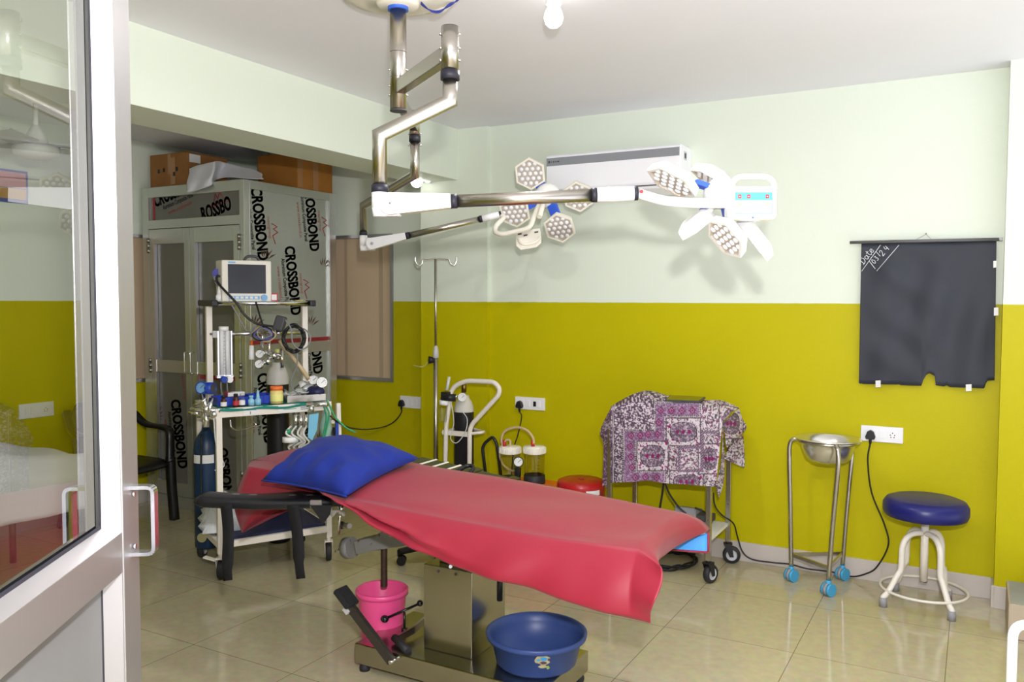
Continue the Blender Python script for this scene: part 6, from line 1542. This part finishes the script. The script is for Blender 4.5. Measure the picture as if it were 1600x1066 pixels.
for i in range(NX+1):
    s_ = i/NX; T_ = stat(topE, s_); B_ = stat(botE, s_); Q_ = stat(rearE, s_); row = []; ru = []; rv = []
    pT = aty(*ZU(T_.x, T_.y), yq); pQ = aty(*ZU(Q_.x, Q_.y), lerp(4.70, 4.80, s_))
    hgt = 40+0*s_
    for j in range(NT):
        t = j/NT; p = pQ.lerp(pT, t); p = p+V(0, 0, .018*math.sin(math.pi*t)*(.6+.4*math.sin(s_*9)))
        row.append(p); ru.append(lerp(Q_.x, T_.x, t)); rv.append(lerp(Q_.y, T_.y, t))
    for j in range(NV+1):
        t = j/NV; x, y = lerp(T_.x, B_.x, t), lerp(T_.y, B_.y, t)
        yy = yq-.012*math.sin(math.pi*min(1, t*1.4))+.012*math.sin(s_*17+t*2)*t+.006*math.sin(s_*41)*t
        if s_ > .9: yy += .05*(s_-.9)/.1*t*.3
        row.append(aty(*ZU(x, y), yy)); ru.append(x); rv.append(y)
    Pt.append(row); U_.append(ru); V_.append(rv)
cloth_grid('cloth_front', pc, Pt, (np.array(U_), np.array(V_)))
def side_sheet(inner, outer, yi, yo_, n=50, m_=70, name='cloth_side', wave=.012):
    Pt, U_, V_ = [], [], []
    for i in range(n+1):
        s_ = i/n; row = []; ru = []; rv = []
        for j in range(m_+1):
            t = j/m_; a = stat(inner, t); b_ = stat(outer, t); x, y = lerp(a.x, b_.x, s_), lerp(a.y, b_.y, s_)
            row.append(aty(*ZU(x, y), lerp(yi, yo_, s_)+wave*math.sin(s_*6+t*5)*s_)); ru.append(x if x > 600 else x); rv.append(y)
        Pt.append(row); U_.append(ru); V_.append(rv)
    cloth_grid(name, pc, Pt, (np.array(U_), np.array(V_)))
side_sheet([(130, 205), (135, 400), (145, 620), (150, 822)], [(128, 205), (42, 395), (70, 520), (60, 850)], yq+.001, 4.60)
side_sheet([(60, 800), (70, 830), (90, 860), (100, 880)], [(150, 640), (150, 720), (145, 800), (140, 822)], 4.58, yq+.004, 20, 20)
side_sheet([(1060, 330), (1062, 500), (1040, 700), (1003, 856)], [(1060, 335), (1075, 560), (1070, 800), (1030, 945)], yq+.004, yq+.10, 40, 90)
side_sheet([(1060, 332), (1080, 420), (1090, 500), (1100, 530)], [(1195, 200), (1225, 290), (1252, 380), (1100, 525)], yq+.01, 4.82, 60, 50)
side_sheet([(1130, 490), (1120, 530), (1090, 580), (1070, 620)], [(1232, 425), (1240, 540), (1245, 640), (1240, 700)], 4.75, 4.90, 40, 40)
# steel tray lying on the cloth, a yellow reflection painted into its top colour
mat('yellow_reflection', (.20, .19, .02), .25, .4)
q0, q1, q2, q3 = [aty(*ZU(x, y), yy) for x, y, yy in ((578, 150, 4.50), (870, 160, 4.50), (920, 124, 4.66), (620, 108, 4.66))]
b = MB().m('dark_grey').prism([q0, q1, q2, q3], V(0, 0, .012)); b.m('yellow_reflection'); k_ = lambda p: p.lerp((q0+q1+q2+q3)/4, .08)+V(0, 0, .0125); b.poly([k_(q0), k_(q1), k_(q2), k_(q3)]); b.m('dark_grey').box(q0.lerp(q1, .38)+V(0, -.005, -.008), (.05, .012, .025))
one(b.build('flat_tray', bev=.003), 'flat black-edged steel tray with a painted yellow reflection lying on the printed cloth', 'tray')

# ---------------------------------------------------------------- bowl stand
wl_ = [V(-.873, 4.785, 0), V(-.655, 4.642, 0), V(-.626, 4.951, 0)]; bc = (wl_[0]+wl_[1]+wl_[2])/3
DB_ = (bc-CP).dot(CF); bc2 = bc.copy(); bcx = aty(1294, 690, bc.y); bc2.x = bcx.x; bc2.z = 0
bs = thing('bowl_stand', 'three-legged steel bowl stand on blue casters by the yellow wall', 'bowl stand', bc)
zrim = zat(bc2, 687); rB = 49/FPX*DB_
mat('caster_blue', (.06, .36, .62), .4)
tops = []
for w_ in wl_:
    d = (w_-bc); d.z = 0; d.normalize(); rt = rB*1.16
    pts = [w_+V(0, 0, .075), w_.lerp(bc2+d*rt, .5)+V(0, 0, zrim*.5), bc2+d*rt+V(0, 0, zrim-.13), bc2+d*(rt*.99)+V(0, 0, zrim-.04), bc2+d*(rt*.9)+V(0, 0, zrim-.012), bc2+d*(rB*.90)+V(0, 0, zrim-.010)]
    b = MB().m('steel').tube(pts, .0125, seg=14, smooth_pts=5); b.build('leg', None, bs)
    ax = V(.85, -.5, 0).normalized(); b = MB().m('caster_blue')
    for s_ in (-1, 1): b.cyl(w_+ax*(s_*.008)+V(0, 0, .034), w_+ax*(s_*.026)+V(0, 0, .034), .034, seg=20)
    b.cyl(w_+V(0, 0, .05), w_+V(0, 0, .085), .014, seg=12); b.m('grey').cyl(w_+ax*-.009+V(0, 0, .036), w_+ax*.009+V(0, 0, .036), .036, seg=20); b.build('caster', None, bs)
b = MB().m('steel')
for i in range(3): b.bar(wl_[i]+V(0, 0, .15), wl_[(i+1) % 3]+V(0, 0, .15), .012, .02)
b.build('brace', None, bs)
b = MB().m('steel').tube([bc2+V(rB*.90*math.cos(2*math.pi*k/36), rB*.90*math.sin(2*math.pi*k/36), zrim-.008) for k in range(36)], .007, seg=8, closed=True); b.build('ring', None, bs)
mat('bowl_steel', (.78, .77, .72), .24, .95)
b = MB().m('bowl_steel').lathe(bc2, [(.001, zrim-.125), (rB*.50, zrim-.123), (rB*.68, zrim-.10), (rB*.80, zrim-.04), (rB*.85, zrim), (rB*.99, zrim+.003), (rB*1.0, zrim+.007), (rB*.98, zrim+.010), (rB*.84, zrim+.007), (rB*.77, zrim-.04), (rB*.66, zrim-.095), (rB*.48, zrim-.117), (.001, zrim-.119)], seg=48)
one(b.build('steel_bowl'), 'wide shiny steel bowl resting in the three-legged stand', 'bowl')
# ---------------------------------------------------------------- blue-seated revolving stool
ft_ = [V(-.383, 4.615, 0), V(-.07, 4.577, 0), V(-.095, 4.895, 0), V(-.348, 4.905, 0)]
sc_ = V(-.224, 4.752, 0); sc_.x = aty(1446, 800, sc_.y).x; DS = (sc_-CP).dot(CF)
stl = thing('revolving_stool', 'cream revolving stool with round blue seat below the black sheet', 'stool', sc_)
mat('blue_vinyl', (.008, .010, .13), .35, bump=.05, nscale=60)
rS = 61/FPX*DS; zs_t = zat(sc_, 778); zs_b = zat(sc_, 806)
b = MB().m('blue_vinyl').lathe(sc_, [(.001, zs_t), (rS*.80, zs_t-.002), (rS*.93, zs_t-.012), (rS*1.0, zs_t-.035), (rS*1.0, zs_b+.02), (rS*.96, zs_b), (rS*.7, zs_b-.004), (.001, zs_b-.004)], seg=48); b.build('seat', None, stl)
b = MB().m('cream').cyl(sc_+V(0, 0, zat(sc_, 908)), sc_+V(0, 0, zs_b), .019, seg=18); b.m('black').cyl(sc_+V(0, 0, zat(sc_, 908)-.003), sc_+V(0, 0, zat(sc_, 908)), .018, seg=16); b.build('spindle_tube', None, stl)
zh = zat(sc_, 833)
for f in ft_:
    d = f-sc_; d.z = 0; L = d.length; d.normalize()
    b = MB().m('cream').tube([sc_+d*.015+V(0, 0, zh), sc_+d*.06+V(0, 0, zh), sc_+d*.10+V(0, 0, zh-.02), sc_+d*.125+V(0, 0, zh-.07), sc_+d*.13+V(0, 0, zh*.52), sc_+d*.15+V(0, 0, zh*.42), sc_+d*(L-.025)+V(0, 0, zh*.2), sc_+d*L+V(0, 0, .05), sc_+d*(L+.004)+V(0, 0, .03)], .0145, seg=12, smooth_pts=4); lg = b.build('leg', None, stl)
    b = MB().m('grey').cyl(f, f+V(0, 0, .05), .019, .018, seg=14); b.build('rubber_foot', None, lg)
b = MB().m('cream').tube([sc_+V(.205*math.cos(2*math.pi*k/40), .205*math.sin(2*math.pi*k/40), .082) for k in range(40)], .007, seg=8, closed=True); b.build('foot_ring', None, stl)

# ---------------------------------------------------------------- cartons and white tube frame at the right edge
mat('carton_pale', (.48, .40, .29), .8, spec=.2, noise=.08, nscale=8); mat('carton_top', (.34, .35, .30), .7, spec=.2, noise=.1, nscale=6)
f0 = atz(1563, 936, 0); f1 = atz(1579, 978, 0)
xa = (f0.x+f1.x)/2; ya, yb2 = 4.46, 4.84; za = zat(V(xa, ya, 0), 944)
def side_carton(label, x0, x1, y0, y1, z0, z1):
    t = thing('carton', label, 'cardboard box', V((x0+x1)/2, (y0+y1)/2, z0)); b = MB().m('carton_pale').box(((x0+x1)/2, (y0+y1)/2, (z0+z1)/2), (x1-x0, y1-y0, z1-z0), bev=.003); b.build('body', None, t)
    b = MB().m('carton_top').box(((x0+x1)/2, (y0+y1)/2, z1+.001), (x1-x0-.02, y1-y0-.02, .003)); b.m('ink_wing')
    for k in range(9): b.box(V(x0+.10+.022*k, y0+.16+.03*math.sin(k*1.7), z1+.003), (.012, .16+.06*math.sin(k*2.3), .001))
    b.build('printed_top', None, t); return t
side_carton('pale printed carton on the floor against the right column', xa, xa+.5, ya, yb2, .002, za)
xc = atx(1590, 875, xa+.10).x; side_carton('smaller pale carton stacked on the printed carton at the right edge', xa+.11, xa+.5, ya+.14, yb2, za+.004, za+.12)
wp = atd(1580, 1066, 2.45); wt = atd(1586, 972, 2.45)
zt2_ = wt.z
wf = thing('tube_frame', 'white painted tubular trolley frame cut off by the right edge', 'trolley frame', V(wp.x, wp.y, 0))
b = MB().m('white_gloss').tube(fillet([V(wp.x, wp.y, .002), V(wp.x, wp.y, zt2_), V(wp.x+.45, wp.y+.10, zt2_), V(wp.x+.45, wp.y+.10, .002)], .045, 8), .014, seg=14); b.build('end_loop', None, wf)
b = MB().m('white_gloss').tube([V(wp.x+.02, wp.y, .25), V(wp.x+.43, wp.y+.10, .25)], .010, seg=10); b.build('cross_bar', None, wf)

# ---------------------------------------------------------------- bucket and tub
mat('pink_plastic', (.86, .085, .28), .35); mat('tub_blue', (.035, .07, .235), .4, noise=.12, nscale=5)
pb = atz(597, 921, .27); pb.z = 0; rp_ = 40/FPX*(pb-CP).dot(CF)
bk = thing('bucket', 'pink plastic bucket on the floor behind the table base', 'bucket', pb)
b = MB().m('pink_plastic').lathe(pb, [(.001, .002), (rp_*.76, .002), (rp_*.78, .01), (rp_*.92, .245), (rp_*.93, .25), (rp_*1.02, .252), (rp_*1.02, .272), (rp_*.97, .276), (rp_*.92, .27), (rp_*.76, .012), (.001, .008)], seg=44); b.build('body', None, bk)
tb = atz(838, 1035, .122); tb.z = .1225; DT = (tb-CP).dot(CF); rt_ = 79/FPX*(DT-.03); zt_r = zat(tb, 986)
tu = thing('tub', 'blue plastic tub on the table base with a worn sticker', 'tub', tb)
q = V(tb.x, tb.y, 0); hT = zt_r-.1225
b = MB().m('tub_blue').lathe(q, [(.001, .123), (rt_*.74, .123), (rt_*.80, .135), (rt_*.90, .1225+hT*.80), (rt_*.96, .1225+hT*.84), (rt_*1.0, .1225+hT*.88), (rt_*1.01, zt_r), (rt_*.98, zt_r+.004), (rt_*.92, zt_r-.006), (rt_*.88, .1225+hT*.75), (rt_*.77, .137), (.001, .13)], seg=64); b.build('body', None, tu)
mat('sticker_gold', (.42, .38, .20), .6, noise=.3, nscale=60); mat('sticker_blue', (.04, .30, .62), .5); mat('sticker_dark', (.10, .05, .08), .6); mat('sticker_green', (.28, .40, .06), .6)
stx = []
for m_, cx, cy, rx, ry, seed in (('sticker_gold', 848, 1032, 13, 9, 1), ('sticker_blue', 850, 1030, 6, 3.5, 2), ('sticker_blue', 841, 1032, 3, 2, 2.2), ('sticker_dark', 849, 1036, 6, 2.5, 2.4), ('sticker_dark', 858, 1031, 2.5, 2.5, 2.6), ('sticker_gold', 848, 1042, 7, 3, 1.4), ('sticker_green', 856, 1043, 3, 3, 2.8)):
    rr = random.Random(seed); pts = []
    for k in range(12):
        a = 2*math.pi*k/12; px, py = cx+rx*math.cos(a)*rr.uniform(.7, 1.1), cy+ry*math.sin(a)*rr.uniform(.7, 1.1); d = ray(px, py)
        # meet the tub wall
        t_ = None
        for s_ in range(400):
            tt_ = DT-.35+s_*.001; p = CP+d*tt_; h_ = (p.z-.135)/(hT*.80-.0125); rad = rt_*lerp(.80, .90, max(0, min(1, h_)))+.0015
            if (V(p.x, p.y, 0)-V(tb.x, tb.y, 0)).length <= rad: t_ = tt_; break
        pts.append(CP+d*(t_ if t_ else DT-.2)-CF*(.0006*seed))
    stx.append((m_, pts))
b = MB()
for m_, pts in stx: b.m(m_).poly(pts)
b.build('worn_sticker', None, tu)
# ---------------------------------------------------------------- swivel chair behind the table
cs_ = V(-2.675, 4.086, 0); kc = V(-2.955, 3.93, 0)
sw_ = thing('swivel_chair', 'black swivel chair mostly hidden behind the operating table', 'chair', cs_)
d0 = (kc-cs_); a0_ = math.atan2(d0.y, d0.x); L = d0.length
for k in range(5):
    a = a0_+R(72*k); d = V(math.cos(a), math.sin(a), 0); b = MB().m('black'); pts = [cs_+d*.03+V(0, 0, .12), cs_+d*(L*.6)+V(0, 0, .105), cs_+d*(L+.01)+V(0, 0, .075)]
    ribbon(b, pts, .042, .03, V(-d.y, d.x, 0), 4); b.cyl(cs_+d*L+V(0, 0, .05), cs_+d*L+V(0, 0, .085), .016, seg=12); lg = b.build('base_leg', None, sw_)
    b = MB().m('rubber'); n_ = V(-d.y, d.x, 0)
    for s_ in (-1, 1): b.cyl(cs_+d*(L-.01)+n_*(s_*.006)+V(0, 0, .027), cs_+d*(L-.01)+n_*(s_*.026)+V(0, 0, .027), .027, seg=18)
    b.build('caster', None, lg)
b = MB().m('black').cyl(cs_+V(0, 0, .1), cs_+V(0, 0, .37), .025, seg=16); b.build('gas_column', None, sw_)
b = MB().m('black').box(cs_+V(0, 0, .40), (.34, .34, .06), rz=.3, bev=.025); b.build('seat', None, sw_)
# ---------------------------------------------------------------- olive arm board on the far side of the table
mat('olive', (.042, .045, .008), .5, noise=.1, nscale=20)
ot2 = bpy.data.objects['operating_table']
m0_, m1_ = atz(640, 719, .775), atz(835, 768, .71)
m0_ = aty(640, 722, 3.26); m1_ = aty(830, 768, 3.26)
dd = (m1_-m0_).normalized(); wv_ = V(0, 1, 0)
b = MB().m('olive'); upv = dd.cross(wv_); upv = upv if upv.z > 0 else -upv
L = (m1_-m0_).length
b.box((m0_+m1_)/2+upv*-.015, (L, .20, .06), axes=(dd, wv_, upv), bev=.018)
ob_ = b.build('arm_board', None, ot2); ob_['label'] = 'olive green padded arm board on the far side'
b = MB().m('offwhite')
for t in (.14, .24, .35): b.box(m0_+dd*(L*t)+upv*.0155, (.016, .19, .002), axes=((dd-wv_*.5).normalized(), wv_, upv))
b.build('pale_stripe', None, ob_)
b = MB().m('black_gloss')
for t in (.50, .80): b.box(m0_+dd*(L*t)+upv*.0165, (.05, .215, .004), axes=((dd-wv_*.35).normalized(), wv_, upv)); b.box(m0_+dd*(L*t)-wv_*.10-upv*.012, (.05, .012, .06), axes=(dd, wv_, upv))
b.tube([m0_+dd*(L*.46)+upv*.02-wv_*.08, m0_+dd*(L*.48)+upv*.045, m0_+dd*(L*.54)+upv*.045, m0_+dd*(L*.56)+upv*.015-wv_*.09], .010, seg=8, smooth_pts=4); b.build('strap', None, ob_)
b = MB().m('steel_old').bar((m0_+m1_)/2-upv*.05, V((m0_.x+m1_.x)/2, 3.0, .66), .04, .02); b.build('arm_board_bracket', None, ot2)
